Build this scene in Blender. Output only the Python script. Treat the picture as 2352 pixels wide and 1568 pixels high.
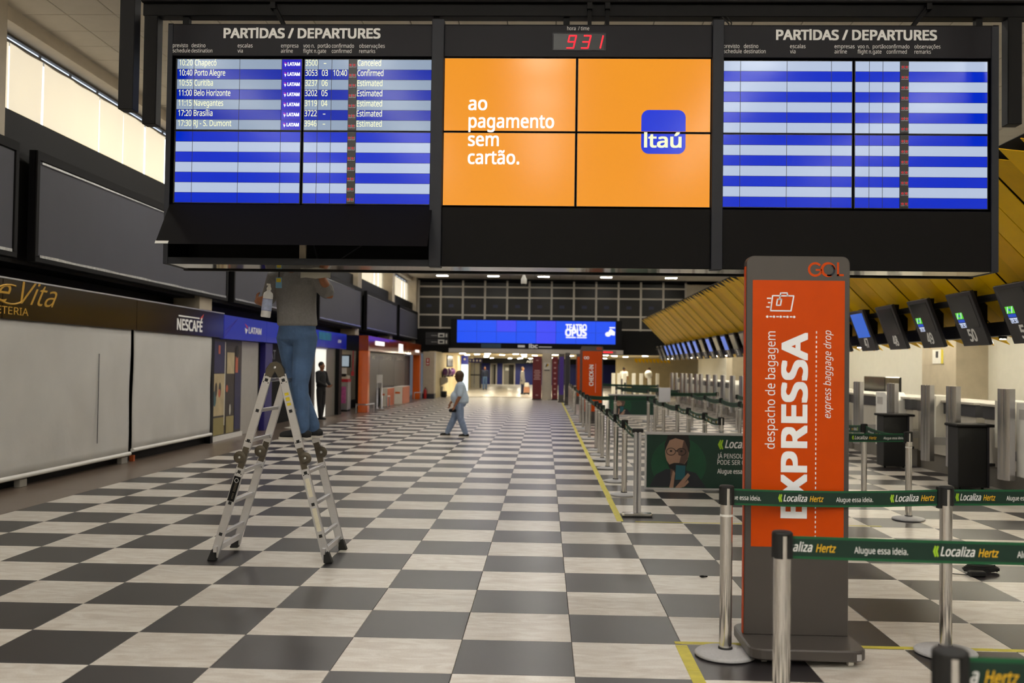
import bpy, bmesh, math, random
from mathutils import Vector, Matrix

# ------------------------------------------------------------------ camera
for _o in list(bpy.data.objects):
    bpy.data.objects.remove(_o)
SC = bpy.context.scene
COL = SC.collection
EYE = 1.65
FPX, PITCH, ROLL, YAW = 2256.15, 0.024954, 0.013806, -0.033431
cam_d = bpy.data.cameras.new('camera')
cam_d.sensor_width = 36.0
cam_d.lens = 36.0 * FPX / 2352.0
cam_d.clip_end = 300
cam_d.dof.use_dof = True
cam_d.dof.focus_distance = 7.7
cam_d.dof.aperture_fstop = 2.4
CAM = bpy.data.objects.new('camera', cam_d)
COL.objects.link(CAM)
_cy, _sy = math.cos(YAW), math.sin(YAW)
_cp, _sp = math.cos(PITCH), math.sin(PITCH)
_cr, _sr = math.cos(ROLL), math.sin(ROLL)
_a = Vector((_cy, -_sy, 0))
_u = Vector((-_sp * _sy, -_sp * _cy, _cp))
_f = Vector((_cp * _sy, _cp * _cy, _sp))
_r = _a * _cr + _u * _sr
_v = _u * _cr - _a * _sr
CAM.matrix_world = Matrix(((_r.x, _v.x, -_f.x, 0), (_r.y, _v.y, -_f.y, 0), (_r.z, _v.z, -_f.z, EYE), (0, 0, 0, 1)))
SC.camera = CAM

# ------------------------------------------------------------------ world + exposure
W = bpy.data.worlds.new('world')
SC.world = W
W.use_nodes = True
W.node_tree.nodes['Background'].inputs[0].default_value = (0.80, 0.86, 1.0, 1)
W.node_tree.nodes['Background'].inputs[1].default_value = 0.12
SC.view_settings.view_transform = 'Standard'
SC.view_settings.look = 'None'
SC.view_settings.exposure = 0.0
SC.view_settings.gamma = 1.0
SC.view_settings.use_curve_mapping = False
LAMP_POWER = 84.0      # radiance of the hall floodlights
COUNTER_LAMP = 58.0     # strips above the check-in desks
CORRIDOR_LAMP = 170.0    # downlights in the low corridor

# ------------------------------------------------------------------ materials
def lin(c):
    c = c / 255.0
    return c / 12.92 if c <= 0.04045 else ((c + 0.055) / 1.055) ** 2.4
def rgb(c):
    return (lin(c[0]), lin(c[1]), lin(c[2]), 1.0)
MATS = {}
def M(name, col, rough=0.5, metal=0.0, emit=0.0, ecol=None, var=0.06, vscale=6.0, bump=0.0, bscale=40.0, spec=0.5, aniso=None, alpha=None, trans=0.0, coat=0.0):
    if name in MATS:
        return MATS[name]
    m = bpy.data.materials.new(name)
    m.use_nodes = True
    nt = m.node_tree
    b = nt.nodes['Principled BSDF']
    b.inputs['Roughness'].default_value = rough
    b.inputs['Metallic'].default_value = metal
    b.inputs['Specular IOR Level'].default_value = spec
    if coat:
        b.inputs['Coat Weight'].default_value = coat
        b.inputs['Coat Roughness'].default_value = 0.06
    if trans:
        b.inputs['Transmission Weight'].default_value = trans
        b.inputs['IOR'].default_value = 1.1
    if alpha is not None:
        b.inputs['Alpha'].default_value = alpha
    tc = nt.nodes.new('ShaderNodeTexCoord')
    mp = nt.nodes.new('ShaderNodeMapping')
    nt.links.new(tc.outputs['Object'], mp.inputs['Vector'])
    if aniso:
        mp.inputs['Scale'].default_value = aniso
    nz = nt.nodes.new('ShaderNodeTexNoise')
    nz.inputs['Scale'].default_value = vscale
    nz.inputs['Detail'].default_value = 4
    nt.links.new(mp.outputs['Vector'], nz.inputs['Vector'])
    mx = nt.nodes.new('ShaderNodeMix')
    mx.data_type = 'RGBA'
    c = rgb(col)
    mx.inputs[6].default_value = tuple(max(0, v * (1 - var * 1.6)) for v in c[:3]) + (1,)
    mx.inputs[7].default_value = tuple(min(1, v * (1 + var * 1.6)) for v in c[:3]) + (1,)
    nt.links.new(nz.outputs['Fac'], mx.inputs[0])
    nt.links.new(mx.outputs[2], b.inputs['Base Color'])
    if emit:
        b.inputs['Emission Strength'].default_value = emit
        if ecol is None:
            nt.links.new(mx.outputs[2], b.inputs['Emission Color'])
        else:
            b.inputs['Emission Color'].default_value = rgb(ecol)
    if bump:
        n2 = nt.nodes.new('ShaderNodeTexNoise')
        n2.inputs['Scale'].default_value = bscale
        n2.inputs['Detail'].default_value = 5
        nt.links.new(mp.outputs['Vector'], n2.inputs['Vector'])
        bp = nt.nodes.new('ShaderNodeBump')
        bp.inputs['Strength'].default_value = bump
        bp.inputs['Distance'].default_value = 0.02
        nt.links.new(n2.outputs['Fac'], bp.inputs['Height'])
        nt.links.new(bp.outputs['Normal'], b.inputs['Normal'])
    MATS[name] = m
    return m

def marble(name, c0, c1, c2, rough, vein):
    m = bpy.data.materials.new(name)
    m.use_nodes = True
    nt = m.node_tree
    b = nt.nodes['Principled BSDF']
    b.inputs['Roughness'].default_value = rough
    b.inputs['Specular IOR Level'].default_value = 0.45
    geo = nt.nodes.new('ShaderNodeNewGeometry')
    oi = nt.nodes.new('ShaderNodeObjectInfo')
    add = nt.nodes.new('ShaderNodeVectorMath')
    add.operation = 'MULTIPLY_ADD'
    sep = nt.nodes.new('ShaderNodeCombineXYZ')
    nt.links.new(oi.outputs['Random'], sep.inputs[0])
    nt.links.new(oi.outputs['Random'], sep.inputs[2])
    add.inputs[1].default_value = (17, 17, 23)
    nt.links.new(sep.outputs[0], add.inputs[0])
    nt.links.new(geo.outputs['Position'], add.inputs[2])
    mp = nt.nodes.new('ShaderNodeMapping')
    mp.inputs['Scale'].default_value = (1.6, 5.0, 1.0)
    mp.inputs['Rotation'].default_value = (0, 0, 0.35)
    nt.links.new(add.outputs[0], mp.inputs['Vector'])
    nz = nt.nodes.new('ShaderNodeTexNoise')
    nz.inputs['Scale'].default_value = 2.4
    nz.inputs['Detail'].default_value = 8
    nz.inputs['Distortion'].default_value = 1.2
    nt.links.new(mp.outputs[0], nz.inputs['Vector'])
    cr = nt.nodes.new('ShaderNodeValToRGB')
    e = cr.color_ramp.elements
    e[0].position = 0.30
    e[0].color = rgb(c1)
    e[1].position = 0.62
    e[1].color = rgb(c0)
    k = cr.color_ramp.elements.new(0.46)
    k.color = rgb(tuple(int(c0[i] * (1 - vein) + c2[i] * vein) for i in range(3)))
    nt.links.new(nz.outputs['Fac'], cr.inputs[0])
    n3 = nt.nodes.new('ShaderNodeTexNoise')
    n3.inputs['Scale'].default_value = 90
    nt.links.new(geo.outputs['Position'], n3.inputs['Vector'])
    mx = nt.nodes.new('ShaderNodeMix')
    mx.data_type = 'RGBA'
    mx.blend_type = 'MULTIPLY'
    mx.inputs[0].default_value = 0.25
    nt.links.new(cr.outputs[0], mx.inputs[6])
    nt.links.new(n3.outputs['Fac'], mx.inputs[7])
    # each slab a little lighter or darker than the next
    mr = nt.nodes.new('ShaderNodeMapRange')
    mr.inputs[3].default_value = 0.90
    mr.inputs[4].default_value = 1.08
    nt.links.new(oi.outputs['Random'], mr.inputs[0])
    hs = nt.nodes.new('ShaderNodeHueSaturation')
    nt.links.new(mr.outputs[0], hs.inputs['Value'])
    nt.links.new(mx.outputs[2], hs.inputs['Color'])
    nt.links.new(hs.outputs[0], b.inputs['Base Color'])
    r2 = nt.nodes.new('ShaderNodeMapRange')
    r2.inputs[3].default_value = rough * 0.95
    r2.inputs[4].default_value = rough * 1.08
    n4 = nt.nodes.new('ShaderNodeTexNoise')
    n4.inputs['Scale'].default_value = 1.7
    nt.links.new(geo.outputs['Position'], n4.inputs['Vector'])
    nt.links.new(n4.outputs['Fac'], r2.inputs[0])
    nt.links.new(r2.outputs[0], b.inputs['Roughness'])
    MATS[name] = m
    return m

# ------------------------------------------------------------------ mesh helper
class MB:
    def __init__(s):
        s.v, s.f, s.m, s.sm = [], [], [], []
    def add(s, vs, fs, mi=0, smooth=False):
        o = len(s.v)
        s.v += [tuple(p) for p in vs]
        for f in fs:
            s.f.append(tuple(i + o for i in f))
            s.m.append(mi)
            s.sm.append(smooth)
        return s
    def box(s, x0, x1, y0, y1, z0, z1, mi=0):
        v = [(x0, y0, z0), (x1, y0, z0), (x1, y1, z0), (x0, y1, z0), (x0, y0, z1), (x1, y0, z1), (x1, y1, z1), (x0, y1, z1)]
        return s.add(v, [(0, 3, 2, 1), (4, 5, 6, 7), (0, 1, 5, 4), (1, 2, 6, 5), (2, 3, 7, 6), (3, 0, 4, 7)], mi)
    def obox(s, c, ex, ey, ez, mi=0):      # oriented box: centre and three half-edge vectors
        c, ex, ey, ez = Vector(c), Vector(ex), Vector(ey), Vector(ez)
        v = [c + ex * a + ey * b + ez * d for d in (-1, 1) for a, b in ((-1, -1), (1, -1), (1, 1), (-1, 1))]
        return s.add(v, [(0, 3, 2, 1), (4, 5, 6, 7), (0, 1, 5, 4), (1, 2, 6, 5), (2, 3, 7, 6), (3, 0, 4, 7)], mi)
    def bar(s, p, q, w, h, up=(0, 0, 1), mi=0):   # rectangular bar from p to q
        p, q = Vector(p), Vector(q)
        t = (q - p)
        L = t.length
        t.normalize()
        u = Vector(up)
        sd = t.cross(u).normalized()
        u = sd.cross(t).normalized()
        return s.obox((p + q) / 2, t * (L / 2), sd * (w / 2), u * (h / 2), mi)
    def quad(s, a, b, c, d, mi=0):
        return s.add([a, b, c, d], [(0, 1, 2, 3)], mi)
    def poly(s, pts, mi=0):
        return s.add(pts, [tuple(range(len(pts)))], mi)
    def prism(s, pts, off, mi=0):          # polygon swept along off
        o = Vector(off)
        n = len(pts)
        a = [Vector(p) for p in pts]
        v = a + [p + o for p in a]
        fs = [tuple(range(n - 1, -1, -1)), tuple(range(n, 2 * n))]
        fs += [(i, (i + 1) % n, n + (i + 1) % n, n + i) for i in range(n)]
        return s.add(v, fs, mi)
    def lathe(s, prof, c=(0, 0, 0), n=24, mi=0, smooth=True):
        vs, fs = [], []
        for r, z in prof:
            for i in range(n):
                a = 2 * math.pi * i / n
                vs.append((c[0] + r * math.cos(a), c[1] + r * math.sin(a), c[2] + z))
        for k in range(len(prof) - 1):
            for i in range(n):
                j = (i + 1) % n
                fs.append((k * n + i, k * n + j, (k + 1) * n + j, (k + 1) * n + i))
        s.add(vs, fs, mi, smooth)
        s.add([vs[i] for i in range(n)], [tuple(range(n - 1, -1, -1))], mi)
        k = (len(prof) - 1) * n
        s.add([vs[k + i] for i in range(n)], [tuple(range(n))], mi)
        return s
    def tube(s, pts, r, n=8, mi=0, cap=True, smooth=True):
        pts = [Vector(p) for p in pts]
        rr = r if isinstance(r, (list, tuple)) else [r] * len(pts)
        ref = Vector((0.13, 0.21, 0.97))
        vs, fs = [], []
        side = None
        for i, p in enumerate(pts):
            t = (pts[min(i + 1, len(pts) - 1)] - pts[max(i - 1, 0)]).normalized()
            if side is None:
                side = t.cross(ref if abs(t.dot(ref)) < 0.95 else Vector((1, 0, 0))).normalized()
            side = (side - t * side.dot(t)).normalized()
            up = t.cross(side)
            for k in range(n):
                a = 2 * math.pi * k / n
                vs.append(p + (side * math.cos(a) + up * math.sin(a)) * rr[i])
        for i in range(len(pts) - 1):
            for k in range(n):
                j = (k + 1) % n
                fs.append((i * n + k, i * n + j, (i + 1) * n + j, (i + 1) * n + k))
        s.add(vs, fs, mi, smooth)
        if cap:
            s.add(vs[:n], [tuple(range(n - 1, -1, -1))], mi)
            s.add(vs[-n:], [tuple(range(n))], mi)
        return s
    def ell(s, c, r, n=12, k=8, mi=0):
        vs, fs = [], []
        for i in range(1, k):
            ph = math.pi * i / k
            for j in range(n):
                a = 2 * math.pi * j / n
                vs.append((c[0] + r[0] * math.sin(ph) * math.cos(a), c[1] + r[1] * math.sin(ph) * math.sin(a), c[2] + r[2] * math.cos(ph)))
        T = len(vs)
        vs.append((c[0], c[1], c[2] + r[2]))
        vs.append((c[0], c[1], c[2] - r[2]))
        for i in range(k - 2):
            for j in range(n):
                q = (j + 1) % n
                fs.append((i * n + j, (i + 1) * n + j, (i + 1) * n + q, i * n + q))
        for j in range(n):
            q = (j + 1) % n
            fs.append((T, j, q))
            fs.append((T + 1, (k - 2) * n + q, (k - 2) * n + j))
        return s.add(vs, fs, mi, True)
    def text(s, body, size, o, xd=(1, 0, 0), yd=(0, 0, 1), width=None, bold=0.0, shear=0.0, align='L', mi=0, height=None, spacing=1.0, fn=None):
        vs, fs = text_poly(body, bold, shear, spacing)
        if not vs:
            return s
        x0 = min(p[0] for p in vs)
        x1 = max(p[0] for p in vs)
        if _CAP[0] is None:
            _CAP[0] = max(p[1] for p in text_poly('H')[0])
        sx = sy = size * 0.72 / _CAP[0] if size else 1.0
        if width:
            sx = width / max(1e-6, (x1 - x0))
            if size is None:
                sy = sx
        off = {'L': -x0, 'C': -(x0 + x1) / 2, 'R': -x1}[align]
        o, xd, yd = Vector(o), Vector(xd), Vector(yd)
        nd = xd.cross(yd)
        pts = []
        for p in vs:
            a, b_ = (p[0] + off) * sx, p[1] * sy
            pts.append(o + xd * a + yd * b_ + nd * p[2])
        return s.add(pts, fs, mi)
    def build(s, name, mats, parent=None, local=False, bevel=0.0, bseg=1, smooth=None, kind=None, label=None):
        me = bpy.data.meshes.new(name)
        if not isinstance(mats, (list, tuple)):
            mats = [mats]
        off = Vector((0, 0, 0))
        if parent is not None:
            off = ROOT_LOC(parent)
            if local:
                top = parent
                while top.parent is not None:
                    top = top.parent
                off = off - top.location
        if s.v:
            lo = [min(p[i] for p in s.v) for i in range(3)]
            hi = [max(p[i] for p in s.v) for i in range(3)]
            c = Vector([(lo[i] + hi[i]) / 2 for i in range(3)])
            if parent is None:
                c.z = lo[2]
        else:
            c = Vector((0, 0, 0))
        me.from_pydata([(p[0] - c.x, p[1] - c.y, p[2] - c.z) for p in s.v], [], s.f)
        for m in mats:
            me.materials.append(m)
        me.polygons.foreach_set('material_index', s.m)
        me.polygons.foreach_set('use_smooth', [(smooth if smooth is not None else q) for q in s.sm])
        if bevel:
            bm = bmesh.new()
            bm.from_mesh(me)
            bmesh.ops.remove_doubles(bm, verts=bm.verts, dist=1e-5)
            ed = [e for e in bm.edges if len(e.link_faces) == 2 and e.calc_face_angle(0) > 0.6]
            bmesh.ops.bevel(bm, geom=ed, offset=bevel, segments=bseg, affect='EDGES', clamp_overlap=True)
            bm.to_mesh(me)
            bm.free()
        me.update()
        ob = bpy.data.objects.new(name, me)
        COL.objects.link(ob)
        ob.location = c - off
        if parent is not None:
            ob.parent = parent
        if kind is None and any(k in name for k in ('lettering', 'print', 'rivets', 'edge_strip', 'warning_lamp', 'clock_digit')) and len(s.f) > 6:
            kind = 'stuff'
        if kind:
            ob['kind'] = kind
        if label:
            ob['label'] = label
        return ob

def ROOT_LOC(o):
    v = Vector((0, 0, 0))
    while o is not None:
        v = v + o.location
        o = o.parent
    return v

_tcache = {}
_CAP = [None]
try:        # the plain grotesque that ships with Blender; falls back to the built-in face
    FONT = bpy.data.fonts.load(bpy.utils.system_resource('DATAFILES', path='fonts') + '/NotoSansHebrew-Regular.woff2')
except Exception:
    FONT = None
def text_poly(body, bold=0.0, shear=0.0, spacing=1.0):
    key = (body, bold, shear, spacing)
    if key in _tcache:
        return _tcache[key]
    cu = bpy.data.curves.new('lettering', 'FONT')
    cu.body = body
    cu.size = 1.0
    if FONT:
        cu.font = FONT
    cu.shear = shear
    cu.space_character = spacing
    cu.resolution_u = 3
    ob = bpy.data.objects.new('lettering', cu)
    COL.objects.link(ob)
    dg = bpy.context.evaluated_depsgraph_get()
    ev = ob.evaluated_get(dg)
    me = ev.to_mesh()
    vs = [tuple(v.co) for v in me.vertices]
    fs = [tuple(p.vertices) for p in me.polygons]
    ev.to_mesh_clear()
    bpy.data.objects.remove(ob)
    bpy.data.curves.remove(cu)
    if bold > 0:      # heavier weight: the outline laid down again at small offsets
        b_ = bold
        offs = [(-b_, -b_ * .8), (b_, -b_ * .8), (-b_, b_ * .8), (b_, b_ * .8)]
        if bold > .03:
            offs += [(-b_, 0), (b_, 0), (0, b_ * .8), (0, -b_ * .8)]
        v0, f0 = vs, fs
        vs, fs = [], []
        for k_, (dx, dy) in enumerate(offs):
            o_ = len(vs)
            vs = vs + [(p[0] + dx, p[1] + dy, k_ * 1e-4) for p in v0]
            fs = fs + [tuple(i + o_ for i in f) for f in f0]
    _tcache[key] = (vs, fs)
    return vs, fs

def thing(name, label, cat, loc=(0, 0, 0), rotz=0.0, group=None):
    o = bpy.data.objects.new(name, None)
    o.empty_display_size = 0.1
    COL.objects.link(o)
    o.location = loc
    o.rotation_euler = (0, 0, rotz)
    return tag(o, label, cat, group)
def tag(o, label, cat, group=None):
    o['label'] = label
    o['category'] = cat
    if group:
        o['group'] = group
    return o
def struct(o, label=None):
    o['kind'] = 'structure'
    if label:
        o['label'] = label
    return o
def dup(root, loc=None, rotz=None, label=None, group=None, skip=()):
    r = root.copy()
    COL.objects.link(r)
    if loc is not None:
        r.location = loc
    if rotz is not None:
        r.rotation_euler = (0, 0, rotz)
    if label:
        r['label'] = label
    if group:
        r['group'] = group
    for ch in list(root.children):
        if ch.name.split('.')[0] in skip:
            continue
        c = ch.copy()
        COL.objects.link(c)
        c.parent = r
        for g in ch.children:
            d = g.copy()
            COL.objects.link(d)
            d.parent = c
    return r
def copy_part(src, parent, loc):
    c = src.copy()
    COL.objects.link(c)
    c.parent = parent
    c.location = loc
    return c
ORD = ['first', 'second', 'third', 'fourth', 'fifth', 'sixth', 'seventh', 'eighth', 'ninth', 'tenth', 'eleventh', 'twelfth', 'thirteenth', 'fourteenth', 'fifteenth', 'sixteenth', 'seventeenth', 'eighteenth', 'nineteenth', 'twentieth', 'twenty-first', 'twenty-second']
def px(X, Y, Z):
    d = Vector((X, Y, Z - EYE))
    k = d.dot(_f)
    if k < 0.1:
        return None
    return (1176 + FPX * d.dot(_r) / k, 784 - FPX * d.dot(_v) / k)
def ellipse(cx, cy, rx, ry, n=20, a0=0.0, a1=2 * math.pi):
    return [(cx + rx * math.cos(a0 + (a1 - a0) * i / n), cy + ry * math.sin(a0 + (a1 - a0) * i / n)) for i in range(n)]
random.seed(7)

# palette
# palette entries
m_black = M('black_paint', (12, 11, 12), 0.5, spec=0.2)
m_matte = M('matte_black', (16, 14, 14), 0.7, spec=0.2)
m_dark = M('dark_band', (13, 11, 10), 0.6, spec=0.2)
m_char = M('charcoal_panel', (44, 43, 50), 0.5)
m_post = M('slate_post', (34, 36, 44), 0.45, spec=0.3)
m_alu = M('brushed_aluminium', (205, 205, 208), 0.32, 0.9, aniso=(1, 1, 30), vscale=12)
m_chrome = M('chrome_steel', (232, 230, 228), 0.15, 1.0, var=0.1, vscale=9, aniso=(26, 26, 1.0), bump=0.06, bscale=4)
m_white = M('white_lacquer', (232, 230, 224), 0.4)
m_offwhite = M('off_white_panel', (226, 222, 210), 0.5)
m_rubber = M('black_rubber', (22, 22, 22), 0.65)
m_white_txt = M('white_lettering', (246, 246, 244), 0.6)
m_stone = M('travertine', (186, 174, 152), 0.55, var=0.12, vscale=4, bump=0.1)
m_yellow = M('yellow_lacquer', (240, 192, 0), 0.45, var=0.05, spec=0.2)
m_orange = M('orange_film', (203, 72, 0), 0.35, spec=0.2)
m_green = M('green_webbing', (8, 46, 32), 0.7, bump=0.1, bscale=400)
m_green_lt = M('green_webbing_edge', (9, 86, 48), 0.7)
m_lime = M('lime_print', (160, 205, 40), 0.6)
m_gold = M('yellow_print', (236, 186, 30), 0.6)
m_glass_dark = M('dark_glass', (34, 32, 28), 0.38, var=0.1, vscale=1.2, spec=0.3)
# ================================================================== THE SETTING
T = 0.6583
X0, Y0 = 1.7206, 13.0375            # tile lattice: line c at (c-X0)*T, line r at (Y0-r)*T
HALL_L, HALL_R, FAR, CEIL = -7.3, 9.3, 51.6, 6.2
m_tw = marble('white_marble', (234, 229, 220), (208, 198, 186), (204, 194, 180), 0.30, 0.5)
m_td = marble('dark_granite', (50, 47, 49), (48, 45, 47), (52, 49, 51), 0.32, 0.2)
m_grout = M('grout', (70, 66, 62), 0.8)
m_gran = M('brown_granite', (112, 98, 86), 0.28, var=0.12, vscale=30)

fl = struct(MB().box(-5.74, HALL_R, -8, FAR, -0.12, -0.021).build('floor', m_grout), 'checkerboard stone floor of the check-in hall')
def tile_mesh(name, m):
    h, b = T / 2 - 0.0012, 0.002
    mb = MB()
    v = [(-h, -h, -0.02), (h, -h, -0.02), (h, h, -0.02), (-h, h, -0.02), (-h, -h, -b), (h, -h, -b), (h, h, -b), (-h, h, -b),
         (-h + b, -h + b, 0), (h - b, -h + b, 0), (h - b, h - b, 0), (-h + b, h - b, 0)]
    fs = [(8, 9, 10, 11)] + [(i, (i + 1) % 4, 4 + (i + 1) % 4, 4 + i) for i in range(4)] + [(4 + i, 4 + (i + 1) % 4, 8 + (i + 1) % 4, 8 + i) for i in range(4)]
    me = bpy.data.meshes.new(name)
    me.from_pydata(v, [], fs)
    me.materials.append(m)
    return me, v, fs
me_w, tv, tf = tile_mesh('floor_tile', m_tw)
me_d, _, _ = tile_mesh('floor_tile', m_td)
cells = []
for c in range(-7, 13):
    for r in range(-66, 25):
        xc, yc = (c + 0.5 - X0) * T, (Y0 - r - 0.5) * T
        if xc > HALL_R - 0.3 or yc > FAR - 0.2:
            continue
        q = [px(xc + a * T / 2, yc + b * T / 2, 0) for a, b in ((-1, -1), (1, -1), (1, 1), (-1, 1))]
        area = 0
        if all(q):
            mx_ = sum(p[0] for p in q) / 4
            my_ = sum(p[1] for p in q) / 4
            if -60 < mx_ < 2400 and my_ < 1640:
                area = abs(sum(q[i][0] * q[(i + 1) % 4][1] - q[(i + 1) % 4][0] * q[i][1] for i in range(4))) / 2
        cells.append((area, c, r, xc, yc))
cells.sort(reverse=True)
rest = MB()
for i, (area, c, r, xc, yc) in enumerate(cells):
    # white or dark: cell (1,r0) between lines 1-2 below row line 0 is dark
    dark = (c + r) % 2 == 1
    if i < 300 and area > 0:
        ob = bpy.data.objects.new('tile', me_d if dark else me_w)
        COL.objects.link(ob)
        ob.parent = fl
        ob.location = Vector((xc, yc, 0)) - fl.location
    else:
        rest.add([(xc + p[0], yc + p[1], p[2]) for p in tv], tf, 1 if dark else 0)
rest.build('distant_tiles', [m_tw, m_td], fl, kind='stuff')
gs = MB()
y = -8.0
while y < FAR:
    gs.box(HALL_L, -5.742, y + 0.002, min(y + 1.2, FAR) - 0.002, -0.12, 0.0)
    y += 1.2
struct(gs.build('trim_1', m_gran), 'brown granite border strip along the shop fronts')
# yellow floor tape
m_tape = M('yellow_tape', (204, 192, 66), 0.55, var=0.18, vscale=14)
def tape(x0, x1, y0, y1, label, n=1, along='y'):
    t = MB()
    for k in range(n):
        a, b = k / n, (k + 1) / n
        if along == 'y':
            j = random.uniform(-0.003, 0.003)
            t.box(x0 + j, x1 + j, y0 + (y1 - y0) * a + 0.004, y0 + (y1 - y0) * b, 0.0005, 0.0022)
        else:
            j = random.uniform(-0.002, 0.002)
            t.box(x0 + (x1 - x0) * a + 0.004, x0 + (x1 - x0) * b, y0 + j, y1 + j, 0.0005, 0.0022)
    tag(t.build('floor_tape', m_tape), label, 'tape', 'yellow floor tape lines')
tape(0.80, 0.87, 10.62, 47.0, 'long yellow tape line along the queue of posts', 40)
tape(0.80, 0.87, 2.5, 5.93, 'short yellow tape strip at the front corner of the queue', 7)
tape(0.80, 4.6, 5.955, 6.005, 'yellow tape across the floor behind the big orange sign', 8, 'x')
tape(0.99, 3.6, 10.60, 10.63, 'thin yellow tape across the floor below the photo banner', 6, 'x')

# ceiling --------------------------------------------------------------
m_ceil = M('ceiling_tile', (206, 198, 184), 0.8, var=0.04, bump=0.1, bscale=120)
m_cgap = M('ceiling_gap', (96, 90, 82), 0.9)
ce = struct(MB().box(-7.0, HALL_R, -8, FAR, CEIL + 0.02, CEIL + 0.2).build('ceiling', m_cgap), 'suspended ceiling of square off-white tiles')
cs = 0.645
me_c = bpy.data.meshes.new('ceiling_tile')
h = cs / 2 - 0.007
me_c.from_pydata([(-h, -h, 0), (h, -h, 0), (h, h, 0), (-h, h, 0), (-h, -h, .019), (h, -h, .019), (h, h, .019), (-h, h, .019)], [], [(0, 3, 2, 1), (0, 1, 5, 4), (1, 2, 6, 5), (2, 3, 7, 6), (3, 0, 4, 7)])
me_c.materials.append(m_ceil)
ctiles = []
for i in range(25):
    for j in range(92):
        xc, yc = -7.0 + cs * (i + .5), -8.0 + cs * (j + .5)
        if xc > HALL_R - .3 or yc > FAR - .3:
            continue
        p = px(xc, yc, CEIL)
        vis = 0
        if p and -40 < p[0] < 2390:
            if -30 < p[1] < 330 and (p[0] < 395 or p[0] > 2290):
                vis = 3
            elif 20 < p[1] < 66:
                vis = 2
            elif 615 < p[1] < 665 and 930 < p[0] < 1720:
                vis = 1
        ctiles.append((vis, yc, xc))
ctiles.sort(key=lambda q: (-q[0], q[1]))
rest = MB()
for k, (vis, yc, xc) in enumerate(ctiles):
    if vis and k < 300:
        ob = bpy.data.objects.new('ceiling_panel', me_c)
        COL.objects.link(ob)
        ob.parent = ce
        ob.location = Vector((xc, yc, CEIL)) - ce.location
    else:
        z = CEIL
        rest.box(xc - h, xc + h, yc - h, yc + h, z, z + .019)
rest.build('distant_panels', m_ceil, ce, kind='stuff')

# left wall ------------------------------------------------------------
m_bounce = M('beige_plaster', (196, 184, 164), 0.75)
wl = MB()
wl.box(-7.6, -7.42, -8, FAR, 0, 2.9)
wl.box(-7.6, -6.92, -8, FAR, 2.9, 4.86)
wall_left = struct(wl.build('wall_left', m_dark), 'dark left wall above the shop fronts')
struct(MB().box(-7.3, -6.96, -8, FAR, 6.02, CEIL + 0.05).build('trim_2', m_bounce), 'beige beam above the high windows')
COLS = [11.2 + 7.95 * k for k in range(-2, 6)]
m_pane = M('daylight_pane', (225, 236, 250), 0.3, emit=1.5, ecol=(222, 236, 255))
m_blind = M('cream_blind', (240, 226, 190), 0.8, emit=0.70, ecol=(250, 238, 214), var=0.05, vscale=3)  # emission stands in for daylight coming through the cloth
m_frame = M('window_frame_grey', (90, 84, 76), 0.6)
for k in range(len(COLS)):
    c0 = COLS[k]
    w = 0.72
    pc = MB()
    pc.box(-7.35, -6.82, c0, c0 + w, 2.69, 4.0)
    pc.box(-7.35, -6.74, c0, c0 + w, 4.006, CEIL - 0.002)
    struct(pc.build('wall_pier', m_stone, bevel=0.006), 'travertine pier number %d between the high windows' % (k + 1))
for k in range(len(COLS) - 1):
    a, b = COLS[k] + 0.72, COLS[k + 1]
    wn = struct(MB().box(-7.34, -7.30, a, b, 4.86, 6.02).build('window_%d' % (k + 1), m_pane), 'high strip window with cream blinds')
    f = MB()
    f.box(-7.30, -7.24, a, b, 4.86, 4.89)
    f.box(-7.30, -7.24, a, b, 5.99, 6.02)
    f.box(-7.30, -7.20, a, b, 5.885, 5.915)
    n = 8
    st = (b - a) / n
    for i in range(n + 1):
        f.box(-7.295, -7.265, a + st * i - 0.012, a + st * i + 0.012, 4.86, 6.02)
    f.build('window_frame', m_frame, wn)
    for i in range(n):
        gap = 0.035 if i % 2 else 0.004
        y0, y1 = a + st * i + 0.004, a + st * (i + 1) - gap
        # gently bowed cloth
        bb = MB()
        nx = 6
        vs = []
        for z in (4.875, 5.3, 5.7, 5.895):
            for t in range(nx + 1):
                u = t / nx
                yy = y0 + (y1 - y0) * u - (0.02 * (1 - (z - 4.87) / 1.03) if (i % 3 == 1) else 0) * u
                vs.append((-7.225 + 0.012 * math.sin(u * math.pi * 2 + i), yy, z))
        fs = [(r_ * (nx + 1) + t, r_ * (nx + 1) + t + 1, (r_ + 1) * (nx + 1) + t + 1, (r_ + 1) * (nx + 1) + t) for r_ in range(3) for t in range(nx)]
        bb.add(vs, fs, 0, True)
        bb.build('blind', m_blind, wn)

# far wall with glazing ------------------------------------------------
wf = MB()
wf.box(-7.4, 9.3, FAR, FAR + .3, 2.30, 3.56)
wf.box(7.35, 9.3, FAR, FAR + .3, 3.56, CEIL + .1, 1)
wf.box(-7.4, 9.3, FAR, FAR + .3, 6.02, CEIL + .1, 0)
wall_far = struct(wf.build('wall_far', [m_dark, m_stone]), 'dark mezzanine front below the far glazing')
m_mull = M('pale_mullion', (188, 180, 166), 0.6)
m_decal = M('navy_sticker', (34, 36, 66), 0.5)
XG = [-6.68 + 1.168 * k for k in range(13)]
ZG = [3.62, 4.30, 5.24, 5.79, 6.12]
gw = struct(MB().box(-7.4, 7.4, FAR + 0.25, FAR + 0.3, 3.56, 6.02).build('window_8', m_dark), 'tall gridded glazing on the far wall')
fr = MB()
for x in XG:
    MB().box(x - .05, x + .05, FAR - .05, FAR + .06, 3.56, 6.12).build('mullion', m_mull, gw)
for z in ZG[:4]:
    MB().box(-6.73, 7.38, FAR - .045, FAR + .05, z - .04, z + .04).build('transom', m_mull, gw)
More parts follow.
